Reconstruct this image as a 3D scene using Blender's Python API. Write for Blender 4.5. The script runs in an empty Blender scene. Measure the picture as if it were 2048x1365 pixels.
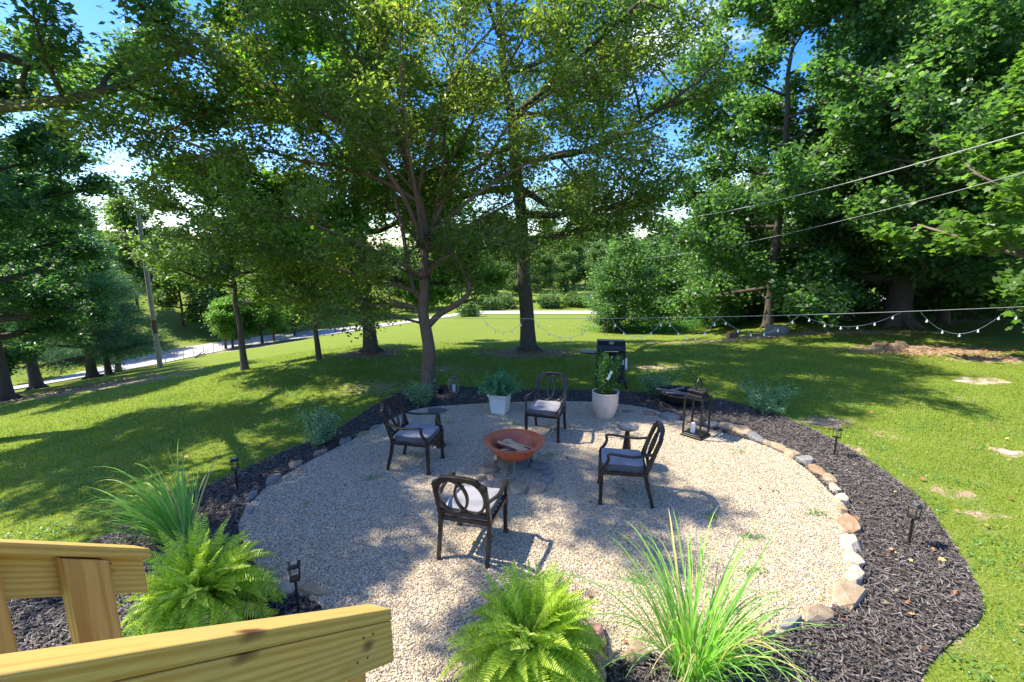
import bpy, math, random
import numpy as np
from mathutils import Vector, Matrix
R = math.radians
random.seed(7)
rng = np.random.default_rng(11)
S = bpy.context.scene

# ------------------------------------------------------------------ camera, sky, sun, exposure
CAM_H = 3.2; PITCH = R(10.8); FPX = 940.0
cam_d = bpy.data.cameras.new('camera'); cam = bpy.data.objects.new('camera', cam_d)
S.collection.objects.link(cam); S.camera = cam
cam.location = (0, 0, CAM_H); cam.rotation_euler = (R(90) - PITCH, 0, 0)
cam_d.sensor_width = 36; cam_d.lens = FPX / 2048 * 36; cam_d.clip_start = 0.05; cam_d.clip_end = 2000
SUN_EL = R(54); to_sun = Vector((-0.70, 0.13, 0.98)).normalized()
w = bpy.data.worlds.new('World'); S.world = w; w.use_nodes = True
nt = w.node_tree; nt.nodes.clear()
wo = nt.nodes.new('ShaderNodeOutputWorld'); bg = nt.nodes.new('ShaderNodeBackground')
sky = nt.nodes.new('ShaderNodeTexSky'); sky.sky_type = 'NISHITA'; sky.sun_disc = False
sky.sun_elevation = SUN_EL; sky.sun_rotation = math.atan2(to_sun.x, to_sun.y) % (2 * math.pi)
sky.air_density = 1.0; sky.dust_density = 0.6; sky.ozone_density = 2.5
tc = nt.nodes.new('ShaderNodeTexCoord')
mp = nt.nodes.new('ShaderNodeMapping'); mp.inputs['Scale'].default_value = (1, 1, 2.6); mp.inputs['Location'].default_value = (1.2, 5.3, 0.8)
cn = nt.nodes.new('ShaderNodeTexNoise'); cn.inputs['Scale'].default_value = 2.6; cn.inputs['Detail'].default_value = 8; cn.inputs['Roughness'].default_value = 0.55
cr = nt.nodes.new('ShaderNodeValToRGB'); cr.color_ramp.elements[0].position = 0.57; cr.color_ramp.elements[1].position = 0.76
mx = nt.nodes.new('ShaderNodeMix'); mx.data_type = 'RGBA'; mx.inputs[7].default_value = (7.6, 7.9, 8.4, 1)
hs = nt.nodes.new('ShaderNodeHueSaturation'); hs.inputs['Saturation'].default_value = 1.45; hs.inputs['Value'].default_value = 0.86; hs.inputs['Hue'].default_value = 0.516
nt.links.new(tc.outputs['Generated'], mp.inputs[0]); nt.links.new(mp.outputs[0], cn.inputs['Vector'])
nt.links.new(cn.outputs['Fac'], cr.inputs[0]); nt.links.new(cr.outputs[0], mx.inputs[0])
nt.links.new(sky.outputs[0], hs.inputs['Color']); nt.links.new(hs.outputs[0], mx.inputs[6]); nt.links.new(mx.outputs[2], bg.inputs[0]); nt.links.new(bg.outputs[0], wo.inputs[0])
bg.inputs[1].default_value = 0.15
sl = bpy.data.lights.new('sun', 'SUN'); so = bpy.data.objects.new('sun', sl); S.collection.objects.link(so)
sl.energy = 4.2; sl.angle = R(0.6); sl.color = (1.0, 0.93, 0.80)
so.rotation_euler = to_sun.to_track_quat('Z', 'Y').to_euler()
S.view_settings.view_transform = 'Standard'; S.view_settings.look = 'None'
S.view_settings.exposure = 1.5; S.view_settings.gamma = 1; S.view_settings.use_curve_mapping = False
S.render.engine = 'CYCLES'

# ------------------------------------------------------------------ materials
def newmat(name):
    m = bpy.data.materials.new(name); m.use_nodes = True
    nt = m.node_tree; b = nt.nodes['Principled BSDF']
    return m, nt, b
def nd(nt, t, **kw):
    n = nt.nodes.new(t)
    for k, v in kw.items():
        if k in n.inputs: n.inputs[k].default_value = v
        else: setattr(n, k, v)
    return n
def ramp(nt, src, stops):
    r = nt.nodes.new('ShaderNodeValToRGB'); e = r.color_ramp.elements
    while len(e) < len(stops): e.new(0.5)
    for i, (p, c) in enumerate(stops):
        e[i].position = p; e[i].color = (*c, 1)
    nt.links.new(src, r.inputs[0]); return r.outputs[0]
def mixc(nt, fac, a, b, mode='MIX'):
    m = nt.nodes.new('ShaderNodeMix'); m.data_type = 'RGBA'; m.blend_type = mode
    for i, v in ((0, fac), (6, a), (7, b)):
        if isinstance(v, (int, float)): m.inputs[i].default_value = v
        elif isinstance(v, tuple): m.inputs[i].default_value = (*v, 1)
        else: nt.links.new(v, m.inputs[i])
    return m.outputs[2]
def math_n(nt, op, a, b=0.0, clamp=False):
    m = nt.nodes.new('ShaderNodeMath'); m.operation = op; m.use_clamp = clamp
    for i, v in ((0, a), (1, b)):
        if isinstance(v, (int, float)): m.inputs[i].default_value = v
        else: nt.links.new(v, m.inputs[i])
    return m.outputs[0]
def noise(nt, scale, detail=4, vec=None, rough=0.5, dist=0.0):
    n = nd(nt, 'ShaderNodeTexNoise', Scale=scale, Detail=detail, Roughness=rough, Distortion=dist)
    if vec is not None: nt.links.new(vec, n.inputs['Vector'])
    return n.outputs['Fac']
def coords(nt, kind='Object', scale=None):
    t = nt.nodes.new('ShaderNodeTexCoord'); o = t.outputs[kind]
    if scale:
        m = nt.nodes.new('ShaderNodeMapping'); m.inputs['Scale'].default_value = scale
        nt.links.new(o, m.inputs[0]); o = m.outputs[0]
    return o
def bump(nt, b, h, strength=0.3, dist=0.01):
    n = nd(nt, 'ShaderNodeBump', Strength=strength, Distance=dist)
    nt.links.new(h, n.inputs['Height']); nt.links.new(n.outputs[0], b.inputs['Normal']); return n
def attr(nt, name):
    a = nt.nodes.new('ShaderNodeAttribute'); a.attribute_name = name; return a.outputs['Fac']

def leaf_mat(name, stops, trans=0.45, rough=0.42, spec=0.5):
    m, nt, b = newmat(name)
    c = ramp(nt, attr(nt, 'rnd'), stops)
    nt.links.new(c, b.inputs['Base Color']); b.inputs['Roughness'].default_value = rough
    b.inputs['Specular IOR Level'].default_value = spec
    t = nt.nodes.new('ShaderNodeBsdfTranslucent')
    c2 = mixc(nt, 1.0, c, (2.0, 2.2, 0.8), 'MULTIPLY'); nt.links.new(c2, t.inputs[0])
    ms = nt.nodes.new('ShaderNodeMixShader'); ms.inputs[0].default_value = trans
    nt.links.new(b.outputs[0], ms.inputs[1]); nt.links.new(t.outputs[0], ms.inputs[2])
    nt.links.new(ms.outputs[0], nt.nodes['Material Output'].inputs[0])
    return m
def solid(name, col, rough=0.5, metal=0.0, var=0.12, scale=8, bmp=0.0, spec=0.5):
    m, nt, b = newmat(name)
    co = coords(nt); n = noise(nt, scale, 5, co)
    lo = tuple(c * (1 - var) for c in col); hi = tuple(min(1, c * (1 + var)) for c in col)
    nt.links.new(ramp(nt, n, [(0.3, lo), (0.7, hi)]), b.inputs['Base Color'])
    b.inputs['Roughness'].default_value = rough; b.inputs['Metallic'].default_value = metal
    b.inputs['Specular IOR Level'].default_value = spec
    if bmp: bump(nt, b, noise(nt, scale * 8, 3, co), bmp, 0.004)
    return m
def bark_mat(name, a, c, sx=9):
    m, nt, b = newmat(name)
    co = coords(nt, 'Object', (sx, sx, sx * 0.16))
    n = noise(nt, 2.2, 8, co, 0.65, 0.6); n2 = noise(nt, 0.5, 3, coords(nt))
    col = ramp(nt, n, [(0.32, tuple(x * 0.45 for x in a)), (0.5, a), (0.72, c)])
    nt.links.new(mixc(nt, n2, col, tuple(x * 0.8 for x in c)), b.inputs['Base Color'])
    b.inputs['Roughness'].default_value = 0.9; bump(nt, b, n, 0.9, 0.03)
    return m
M = {}
M['leaf_hero'] = leaf_mat('leaf_yellow_green', [(0, (0.060, 0.095, 0.028)), (0.5, (0.120, 0.175, 0.040)), (0.85, (0.190, 0.240, 0.060)), (0.95, (0.30, 0.27, 0.06)), (1, (0.27, 0.14, 0.06))], 0.52)
M['leaf_oak'] = leaf_mat('leaf_mid_green', [(0, (0.050, 0.090, 0.028)), (0.6, (0.100, 0.165, 0.045)), (1, (0.170, 0.250, 0.070))], 0.52)
M['leaf_vivid'] = leaf_mat('leaf_vivid_green', [(0, (0.05, 0.115, 0.024)), (0.6, (0.10, 0.205, 0.036)), (1, (0.17, 0.30, 0.055))], 0.55)
M['leaf_dark'] = leaf_mat('leaf_dark_green', [(0, (0.030, 0.078, 0.038)), (0.6, (0.062, 0.145, 0.060)), (1, (0.11, 0.21, 0.075))], 0.48)
M['leaf_maple'] = leaf_mat('leaf_maple', [(0, (0.042, 0.096, 0.042)), (0.6, (0.090, 0.180, 0.064)), (1, (0.16, 0.265, 0.088))], 0.5)
M['leaf_right'] = leaf_mat('leaf_bright_maple', [(0, (0.060, 0.120, 0.035)), (0.6, (0.105, 0.195, 0.045)), (1, (0.16, 0.27, 0.07))], 0.5)
M['needle'] = leaf_mat('pine_needle', [(0, (0.016, 0.062, 0.029)), (0.6, (0.039, 0.117, 0.052)), (1, (0.065, 0.169, 0.072))], 0.3, 0.6)
M['leaf_far'] = leaf_mat('leaf_far', [(0, (0.045, 0.095, 0.030)), (0.6, (0.085, 0.155, 0.045)), (1, (0.13, 0.21, 0.06))], 0.45)
M['leaf_blue'] = leaf_mat('leaf_blue_green', [(0, (0.09, 0.19, 0.10)), (0.6, (0.19, 0.33, 0.18)), (1, (0.32, 0.46, 0.27))], 0.35)
M['juniper'] = leaf_mat('juniper_leaf', [(0, (0.035, 0.13, 0.06)), (0.6, (0.07, 0.24, 0.10)), (1, (0.12, 0.34, 0.15))], 0.25, 0.6)
M['boxwood'] = leaf_mat('boxwood_leaf', [(0, (0.02, 0.07, 0.012)), (0.6, (0.05, 0.15, 0.03)), (1, (0.11, 0.26, 0.05))], 0.35)
M['fern'] = leaf_mat('fern_leaf', [(0, (0.13, 0.22, 0.02)), (0.5, (0.31, 0.43, 0.035)), (0.95, (0.48, 0.58, 0.07)), (1, (0.42, 0.33, 0.12))], 0.38, 0.4)
M['blade'] = leaf_mat('grass_blade', [(0, (0.10, 0.24, 0.05)), (0.5, (0.19, 0.38, 0.08)), (0.9, (0.30, 0.50, 0.11)), (1, (0.50, 0.44, 0.20))], 0.40, 0.5, .2)
M['lawn_blade'] = leaf_mat('lawn_blade', [(0, (0.085, 0.145, 0.018)), (0.5, (0.175, 0.255, 0.032)), (0.85, (0.31, 0.35, 0.065)), (0.93, (0.32, 0.32, 0.10)), (1, (0.48, 0.42, 0.24))], 0.35, 0.6, 0.2)
M['undergrowth'] = leaf_mat('undergrowth_leaf', [(0, (0.05, 0.14, 0.03)), (0.6, (0.10, 0.24, 0.06)), (1, (0.17, 0.33, 0.09))], 0.4)
M['litter'] = leaf_mat('fallen_leaf', [(0, (0.16, 0.06, 0.03)), (0.4, (0.30, 0.13, 0.05)), (0.75, (0.42, 0.24, 0.10)), (1, (0.55, 0.45, 0.10))], 0.1, 0.7)
M['bark_grey'] = bark_mat('bark_grey', (0.13, 0.095, 0.07), (0.24, 0.19, 0.15), 7)
M['bark_dark'] = bark_mat('bark_dark', (0.055, 0.042, 0.034), (0.12, 0.095, 0.075), 8)
M['bark_red'] = bark_mat('bark_reddish', (0.12, 0.065, 0.04), (0.21, 0.13, 0.09), 7)
M['pole_wood'] = bark_mat('pole_wood', (0.26, 0.23, 0.19), (0.38, 0.35, 0.30), 10)

# lawn: grass, soil patches from the attribute 'bare'
m, nt, b = newmat('lawn'); M['lawn'] = m
co = coords(nt); n1 = noise(nt, 0.7, 6, co, 0.6); n2 = noise(nt, 9, 6, co, 0.7); n3 = noise(nt, 45, 4, co, 0.7)
g = mixc(nt, n1, (0.105, 0.155, 0.016), (0.25, 0.28, 0.030))
g = mixc(nt, ramp(nt, n2, [(0.35, (0, 0, 0)), (0.75, (1, 1, 1))]), g, (0.23, 0.30, 0.045))
g = mixc(nt, ramp(nt, noise(nt, 3.1, 7, co, 0.75), [(0.52, (0, 0, 0)), (0.72, (.75, .75, .75))]), g, (0.30, 0.29, 0.12))
g = mixc(nt, ramp(nt, n3, [(0.3, (1, 1, 1)), (0.6, (0, 0, 0))]), g, (0.045, 0.085, 0.012))
soil = ramp(nt, noise(nt, 22, 6, co, 0.7), [(0.3, (0.16, 0.10, 0.06)), (0.5, (0.34, 0.24, 0.15)), (0.72, (0.62, 0.52, 0.40))])
bf = math_n(nt, 'ADD', attr(nt, 'bare'), math_n(nt, 'MULTIPLY', math_n(nt, 'SUBTRACT', noise(nt, 5, 7, co, 0.7), 0.5), 1.8))
bfr = ramp(nt, bf, [(0.38, (0, 0, 0)), (0.56, (1, 1, 1))])
sand = mixc(nt, noise(nt, 30, 5, co, 0.7), (0.34, 0.28, 0.20), (0.66, 0.60, 0.52))
soil = mixc(nt, ramp(nt, math_n(nt, 'ADD', attr(nt, 'sand'), math_n(nt, 'MULTIPLY', noise(nt, 12, 5, co, 0.7), 0.3)), [(0.5, (0, 0, 0)), (0.7, (1, 1, 1))]), soil, sand)
nt.links.new(mixc(nt, bfr, g, soil), b.inputs['Base Color']); b.inputs['Roughness'].default_value = 0.95
b.inputs['Specular IOR Level'].default_value = 0.1
bump(nt, b, math_n(nt, 'ADD', n3, n2), 0.7, 0.03)
# gravel base
m, nt, b = newmat('gravel'); M['gravel'] = m
co = coords(nt)
v = nd(nt, 'ShaderNodeTexVoronoi', Scale=75.0); nt.links.new(co, v.inputs['Vector'])
sep = nt.nodes.new('ShaderNodeSeparateColor'); nt.links.new(v.outputs['Color'], sep.inputs[0])
PEB = [(0, (0.18, 0.145, 0.10)), (0.2, (0.37, 0.30, 0.215)), (0.45, (0.50, 0.405, 0.265)), (0.65, (0.54, 0.38, 0.19)), (0.85, (0.63, 0.555, 0.42)), (1, (0.32, 0.31, 0.285))]
pc = ramp(nt, sep.outputs[0], PEB)
pc = mixc(nt, ramp(nt, v.outputs['Distance'], [(0.35, (0, 0, 0)), (0.75, (1, 1, 1))]), pc, (0.16, 0.13, 0.10))
pc = mixc(nt, math_n(nt, 'MULTIPLY', noise(nt, 1.3, 5, co), 0.5), pc, mixc(nt, 1.0, pc, (0.86, 0.74, 0.58), 'MULTIPLY'))
nt.links.new(pc, b.inputs['Base Color']); b.inputs['Roughness'].default_value = 0.8
inv = math_n(nt, 'SUBTRACT', 1.0, v.outputs['Distance']); bump(nt, b, inv, 1.0, 0.012)
m, nt, b = newmat('pebble'); M['pebble'] = m
oi = nt.nodes.new('ShaderNodeObjectInfo')
pc = ramp(nt, oi.outputs['Random'], PEB)
nt.links.new(pc, b.inputs['Base Color']); b.inputs['Roughness'].default_value = 0.75
# mulch
m, nt, b = newmat('mulch_base'); M['mulch'] = m
co = coords(nt); nn = noise(nt, 40, 6, co, 0.75)
nt.links.new(ramp(nt, nn, [(0.35, (0.008, 0.007, 0.007)), (0.65, (0.045, 0.038, 0.036))]), b.inputs['Base Color'])
b.inputs['Roughness'].default_value = 0.95; bump(nt, b, nn, 1, 0.03)
m, nt, b = newmat('mulch_chip'); M['chip'] = m
nt.links.new(ramp(nt, attr(nt, 'rnd'), [(0, (0.022, 0.018, 0.015)), (0.55, (0.080, 0.067, 0.058)), (0.88, (0.155, 0.132, 0.115)), (0.97, (0.23, 0.195, 0.18)), (1, (0.20, 0.12, 0.085))]), b.inputs['Base Color'])
b.inputs['Roughness'].default_value = 0.7
# pine wood
def wood_mat(name, ca, cb, green=0.0):
    m, nt, b = newmat(name)
    co = coords(nt, 'Object', (1, 1, 1)); mpn = nt.nodes.new('ShaderNodeMapping'); mpn.inputs['Scale'].default_value = (1.3, 30, 30)
    nt.links.new(co, mpn.inputs[0])
    wv = nd(nt, 'ShaderNodeTexWave', Scale=0.55, Distortion=7.0, Detail=3.0); wv.inputs['Detail Scale'].default_value = 0.8; wv.bands_direction = 'Z'
    nt.links.new(mpn.outputs[0], wv.inputs['Vector'])
    fine = noise(nt, 3.2, 6, mpn.outputs[0], 0.6)
    c = mixc(nt, ramp(nt, wv.outputs['Fac'], [(0.25, (0, 0, 0)), (0.95, (1, 1, 1))]), ca, cb)
    fine2 = noise(nt, 5, 6, coords(nt, 'Object', (2.0, 110, 110)), 0.7)
    c = mixc(nt, math_n(nt, 'MULTIPLY', fine, 0.45), c, tuple(x * 0.62 for x in cb)); c = mixc(nt, ramp(nt, fine2, [(0.35, (.45, .45, .45)), (0.6, (0, 0, 0))]), c, tuple(x * 0.5 for x in cb))
    big = noise(nt, 1.6, 4, co)
    c = mixc(nt, ramp(nt, big, [(0.45, (0, 0, 0)), (0.72, (1, 1, 1))]), c, mixc(nt, 0.5, c, (0.34, 0.30, 0.12) if green else (0.50, 0.30, 0.12)))
    vo = nd(nt, 'ShaderNodeTexVoronoi', Scale=1.0); mk = nt.nodes.new('ShaderNodeMapping'); mk.inputs['Scale'].default_value = (2.6, 6.5, 6.5)
    nt.links.new(co, mk.inputs[0]); nt.links.new(mk.outputs[0], vo.inputs['Vector'])
    kn = math_n(nt, 'ADD', vo.outputs['Distance'], math_n(nt, 'MULTIPLY', noise(nt, 12, 4, co), 0.14))
    c = mixc(nt, ramp(nt, kn, [(0.13, (1, 1, 1)), (0.22, (0, 0, 0))]), c, (0.12, 0.045, 0.018))
    st = noise(nt, 1.0, 5, coords(nt, 'Object', (1.2, 9, 9)), 0.5, 0.4)
    c = mixc(nt, ramp(nt, st, [(0.66, (0, 0, 0)), (0.74, (0.7, 0.7, 0.7))]), c, (0.34, 0.14, 0.035))
    nt.links.new(c, b.inputs['Base Color']); b.inputs['Roughness'].default_value = 0.55; bump(nt, b, fine, 0.25, 0.003)
    return m
M['pine'] = wood_mat('pine_board', (0.70, 0.45, 0.12), (0.50, 0.26, 0.055), 1)
M['pine2'] = wood_mat('pine_post', (0.66, 0.36, 0.11), (0.46, 0.20, 0.045))
M['bronze'] = solid('dark_bronze_metal', (0.045, 0.036, 0.032), 0.33, 0.55, 0.3, 14, 0.05)
M['black'] = solid('black_metal', (0.014, 0.013, 0.013), 0.42, 0.3, 0.3, 10, 0.05)
M['black_rust'] = solid('blackened_steel', (0.018, 0.015, 0.013), 0.7, 0.2, 0.5, 6, 0.2)
M['copper'] = solid('rust_orange_enamel', (0.50, 0.115, 0.045), 0.5, 0.05, 0.22, 5, 0.08)
M['leg_metal'] = solid('weathered_leg_metal', (0.17, 0.13, 0.11), 0.5, 0.6, 0.3, 10)
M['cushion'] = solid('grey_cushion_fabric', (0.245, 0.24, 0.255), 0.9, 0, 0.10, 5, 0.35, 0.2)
M['cushion_side_shade'] = solid('grey_cushion_fabric_shaded', (0.10, 0.098, 0.107), 0.9, 0, 0.10, 5, 0.35, 0.2)  # same grey fabric, shade on the cushion sides painted in as darker colour
M['ceramic'] = solid('beige_ceramic', (0.60, 0.50, 0.41), 0.35, 0, 0.10, 3, 0.03)
M['white_pot'] = solid('offwhite_resin', (0.66, 0.64, 0.58), 0.6, 0, 0.05, 4)
M['soil'] = solid('potting_soil', (0.045, 0.028, 0.02), 0.95, 0, 0.5, 40, 0.8)
M['candle'] = solid('candle_wax', (0.82, 0.80, 0.76), 0.5, 0, 0.03)
M['bamboo'] = solid('woven_cane', (0.26, 0.19, 0.14), 0.7, 0, 0.3, 20)
M['white'] = solid('white_card', (0.8, 0.8, 0.8), 0.6, 0, 0.03)
M['steel'] = solid('galvanised_steel', (0.45, 0.45, 0.45), 0.35, 0.8, 0.15, 12)
M['tray'] = solid('tray_metal', (0.20, 0.19, 0.185), 0.35, 0.6, 0.35, 18)
M['bulb'] = solid('bulb_glass', (0.80, 0.80, 0.77), 0.15, 0, 0.03)
M['cable'] = solid('cable', (0.30, 0.30, 0.29), 0.5, 0, 0.1)
M['cable_light'] = solid('string_cable', (0.40, 0.40, 0.38), 0.5, 0, 0.1)
M['brick'] = solid('terracotta_brick', (0.42, 0.22, 0.17), 0.85, 0, 0.25, 20, 0.4)
M['rubber'] = solid('rubber', (0.02, 0.02, 0.02), 0.8)
M['hub'] = solid('maroon_plastic', (0.10, 0.03, 0.03), 0.5)
M['asphalt'] = solid('asphalt', (0.36, 0.345, 0.33), 0.9, 0, 0.12, 3, 0.2)
M['log_bark'] = solid('log_bark', (0.22, 0.10, 0.055), 0.9, 0, 0.4, 30, 0.5)
M['log_wood'] = solid('split_wood', (0.52, 0.35, 0.19), 0.8, 0, 0.18, 22, 0.3)
M['board'] = solid('weathered_board', (0.17, 0.14, 0.115), 0.8, 0, 0.3, 12, 0.3)
M['post_grey'] = solid('fence_post_wood', (0.30, 0.26, 0.22), 0.9, 0, 0.3, 10)
m, nt, b = newmat('thin_glass'); M['glass'] = m
tr = nt.nodes.new('ShaderNodeBsdfTransparent'); gl = nt.nodes.new('ShaderNodeBsdfGlossy'); gl.inputs['Roughness'].default_value = 0.05
ms = nt.nodes.new('ShaderNodeMixShader'); ms.inputs[0].default_value = 0.10
nt.links.new(tr.outputs[0], ms.inputs[1]); nt.links.new(gl.outputs[0], ms.inputs[2]); nt.links.new(ms.outputs[0], nt.nodes['Material Output'].inputs[0])
def rock_mat(name, a, c, d):
    m, nt, b = newmat(name); co = coords(nt)
    n = noise(nt, 3, 7, co, 0.65); n2 = noise(nt, 28, 5, co, 0.7)
    col = ramp(nt, n, [(0.3, a), (0.55, c), (0.75, d)])
    nt.links.new(mixc(nt, math_n(nt, 'MULTIPLY', n2, 0.5), col, tuple(x * 0.55 for x in a)), b.inputs['Base Color'])
    b.inputs['Roughness'].default_value = 0.85; bump(nt, b, n2, 0.6, 0.015); return m
M['rock_tan'] = rock_mat('rock_tan', (0.30, 0.20, 0.10), (0.42, 0.33, 0.22), (0.50, 0.43, 0.33))
M['rock_grey'] = rock_mat('rock_grey', (0.16, 0.155, 0.14), (0.27, 0.26, 0.245), (0.36, 0.34, 0.31))
M['rock_pale'] = rock_mat('rock_pale', (0.42, 0.33, 0.22), (0.56, 0.49, 0.38), (0.62, 0.57, 0.49))
M['rock_brown'] = rock_mat('rock_brown', (0.24, 0.14, 0.07), (0.36, 0.24, 0.15), (0.42, 0.32, 0.24))

# ------------------------------------------------------------------ helpers
COL = S.collection
def mesh_obj(name, V, F, mat, parent=None, smooth=False, rnd=None):
    me = bpy.data.meshes.new(name)
    me.from_pydata([tuple(v) for v in V], [], [tuple(f) for f in F]); me.validate()
    return link(name, me, mat, parent, smooth)
def link(name, me, mat=None, parent=None, smooth=False):
    if mat is not None and not len(me.materials): me.materials.append(M[mat] if isinstance(mat, str) else mat)
    if smooth: me.polygons.foreach_set('use_smooth', [True] * len(me.polygons))
    o = bpy.data.objects.new(name, me); COL.objects.link(o); o.parent = parent
    return o
def np_mesh(name, V, F, mat, rnd=None, smooth=False):
    me = bpy.data.meshes.new(name); n, k = F.shape
    me.vertices.add(len(V)); me.vertices.foreach_set('co', V.astype(np.float32).ravel())
    me.loops.add(n * k); me.loops.foreach_set('vertex_index', F.astype(np.int32).ravel())
    me.polygons.add(n); me.polygons.foreach_set('loop_start', np.arange(0, n * k, k, dtype=np.int32))
    me.update(calc_edges=True)
    if rnd is not None:
        a = me.attributes.new('rnd', 'FLOAT', 'FACE'); a.data.foreach_set('value', rnd.astype(np.float32))
    if smooth: me.polygons.foreach_set('use_smooth', np.ones(n, dtype=bool))
    me.materials.append(M[mat] if isinstance(mat, str) else mat)
    return me
def tag(o, label=None, cat=None, group=None, kind=None):
    if label: o['label'] = label
    if cat: o['category'] = cat
    if group: o['group'] = group
    if kind: o['kind'] = kind
    return o
def thing(name, loc, label, cat, rz=0, group=None):
    o = bpy.data.objects.new(name, None); COL.objects.link(o); o.location = loc; o.rotation_euler = (0, 0, rz)
    o.empty_display_size = 0.2
    return tag(o, label, cat, group)
def copy_tree(root, loc, rz, label=None, scale=None):
    r = root.copy(); COL.objects.link(r); r.location = loc; r.rotation_euler = (0, 0, rz)
    if scale: r.scale = (scale,) * 3
    if label: r['label'] = label
    for ch in list(root.children):
        c = ch.copy(); COL.objects.link(c); c.parent = r
        for g in list(ch.children):
            d = g.copy(); COL.objects.link(d); d.parent = c
    return r
class MB:
    def __init__(s): s.V = []; s.F = []
    def add(s, V, F):
        o = len(s.V); s.V += [tuple(v) for v in V]; s.F += [tuple(i + o for i in f) for f in F]; return s
    def box(s, c, d, rot=None, taper=1.0):
        x, y, z = d[0] / 2, d[1] / 2, d[2] / 2
        V = [Vector((sx * x * (taper if sz > 0 else 1), sy * y * (taper if sz > 0 else 1), sz * z)) for sz in (-1, 1) for sy in (-1, 1) for sx in (-1, 1)]
        if rot is not None: V = [rot @ v for v in V]
        V = [v + Vector(c) for v in V]
        return s.add(V, [(0, 2, 3, 1), (4, 5, 7, 6), (0, 1, 5, 4), (2, 6, 7, 3), (0, 4, 6, 2), (1, 3, 7, 5)])
    def tube(s, P, r, n=8, cap=True):
        V, F = tube_np(np.array([tuple(p) for p in P], float), r, n, cap); return s.add(V, F)
    def bar(s, P, w, h, up=(0, 0, 1), closed=False):
        P = [Vector(p) for p in P]; n = len(P); V = []; up = Vector(up)
        for i, p in enumerate(P):
            if closed: t = P[(i + 1) % n] - P[i - 1]
            else: t = P[min(i + 1, n - 1)] - P[max(i - 1, 0)]
            t.normalize(); sd = t.cross(up)
            if sd.length < 1e-4: sd = t.cross(Vector((0, 1, 0.01)))
            sd.normalize(); u = sd.cross(t).normalized()
            ww = w[i] if isinstance(w, (list, tuple)) else w; hh = h[i] if isinstance(h, (list, tuple)) else h
            for a, b_ in ((-1, -1), (1, -1), (1, 1), (-1, 1)): V.append(p + sd * a * ww / 2 + u * b_ * hh / 2)
        F = []
        for i in range(n if closed else n - 1):
            j = (i + 1) % n
            for k in range(4): F.append((i * 4 + k, i * 4 + (k + 1) % 4, j * 4 + (k + 1) % 4, j * 4 + k))
        if not closed: F += [(3, 2, 1, 0), tuple(range((n - 1) * 4, n * 4))]
        return s.add(V, F)
    def lathe(s, prof, n=32, c=(0, 0, 0)):
        V = []; F = []
        for r, z in prof:
            for k in range(n):
                a = 2 * math.pi * k / n; V.append((c[0] + r * math.cos(a), c[1] + r * math.sin(a), c[2] + z))
        for i in range(len(prof) - 1):
            for k in range(n):
                k2 = (k + 1) % n; F.append((i * n + k, i * n + k2, (i + 1) * n + k2, (i + 1) * n + k))
        F.append(tuple(range(n))[::-1]); F.append(tuple(range((len(prof) - 1) * n, len(prof) * n)))
        return s.add(V, F)
    def build(s, name, mat, parent=None, smooth=False, bev=0.0, seg=1):
        me = bpy.data.meshes.new(name); me.from_pydata(s.V, [], s.F); me.update()
        o = link(name, me, mat, parent, smooth)
        if bev:
            md = o.modifiers.new('bevel', 'BEVEL'); md.width = bev; md.segments = seg; md.limit_method = 'ANGLE'; md.angle_limit = R(40)
        elif smooth: smooth_by_angle(o)
        return o
def smooth_by_angle(o, ang=40):
    import bmesh
    bm = bmesh.new(); bm.from_mesh(o.data)
    for e in bm.edges:
        if len(e.link_faces) == 2 and e.calc_face_angle(0) > R(ang): e.smooth = False
    bm.to_mesh(o.data); bm.free()
def tube_np(P, r, n=6, cap=True):
    P = np.asarray(P, float); m = len(P); r = np.broadcast_to(np.asarray(r, float), (m,))
    T = np.gradient(P, axis=0); T /= np.linalg.norm(T, axis=1)[:, None] + 1e-9
    ref = np.array([0, 0, 1.0]) if abs(T[:, 2]).mean() < 0.8 else np.array([1.0, 0, 0])
    A = np.cross(T, ref); A /= np.linalg.norm(A, axis=1)[:, None] + 1e-9
    B = np.cross(A, T)
    th = np.arange(n) * 2 * np.pi / n
    V = P[:, None, :] + r[:, None, None] * (np.cos(th)[None, :, None] * A[:, None, :] + np.sin(th)[None, :, None] * B[:, None, :])
    V = V.reshape(-1, 3); F = []
    for i in range(m - 1):
        for k in range(n):
            k2 = (k + 1) % n; F.append((i * n + k, i * n + k2, (i + 1) * n + k2, (i + 1) * n + k))
    if cap: F += [tuple(range(n))[::-1], tuple(range((m - 1) * n, m * n))]
    return V, F

# ------------------------------------------------------------------ ground shape
def srelu(x, k): return k * np.logaddexp(0, x / k)
def sstep(a, b, x):
    t = np.clip((x - a) / (b - a), 0, 1); return t * t * (3 - 2 * t)
ROAD = np.array([(-44, 0.0), (-35, 14.0), (-31.5, 24), (-31.5, 33), (-33.5, 42), (-32.5, 49), (-25, 58), (-12, 66), (2, 67), (16, 67), (36, 66), (70, 60), (120, 60)], float)
def road_dist(X, Y):
    best = np.full(np.shape(X), 1e9); side = np.zeros(np.shape(X))
    for i in range(len(ROAD) - 1):
        a, b_ = ROAD[i], ROAD[i + 1]; d = b_ - a; L = (d ** 2).sum()
        t = np.clip(((X - a[0]) * d[0] + (Y - a[1]) * d[1]) / L, 0, 1)
        dx = X - a[0] - t * d[0]; dy = Y - a[1] - t * d[1]; q = np.hypot(dx, dy)
        s_ = d[0] * dy - d[1] * dx
        m_ = q < best; best = np.where(m_, q, best); side = np.where(m_, np.sign(s_), side)
    return best, side
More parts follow.
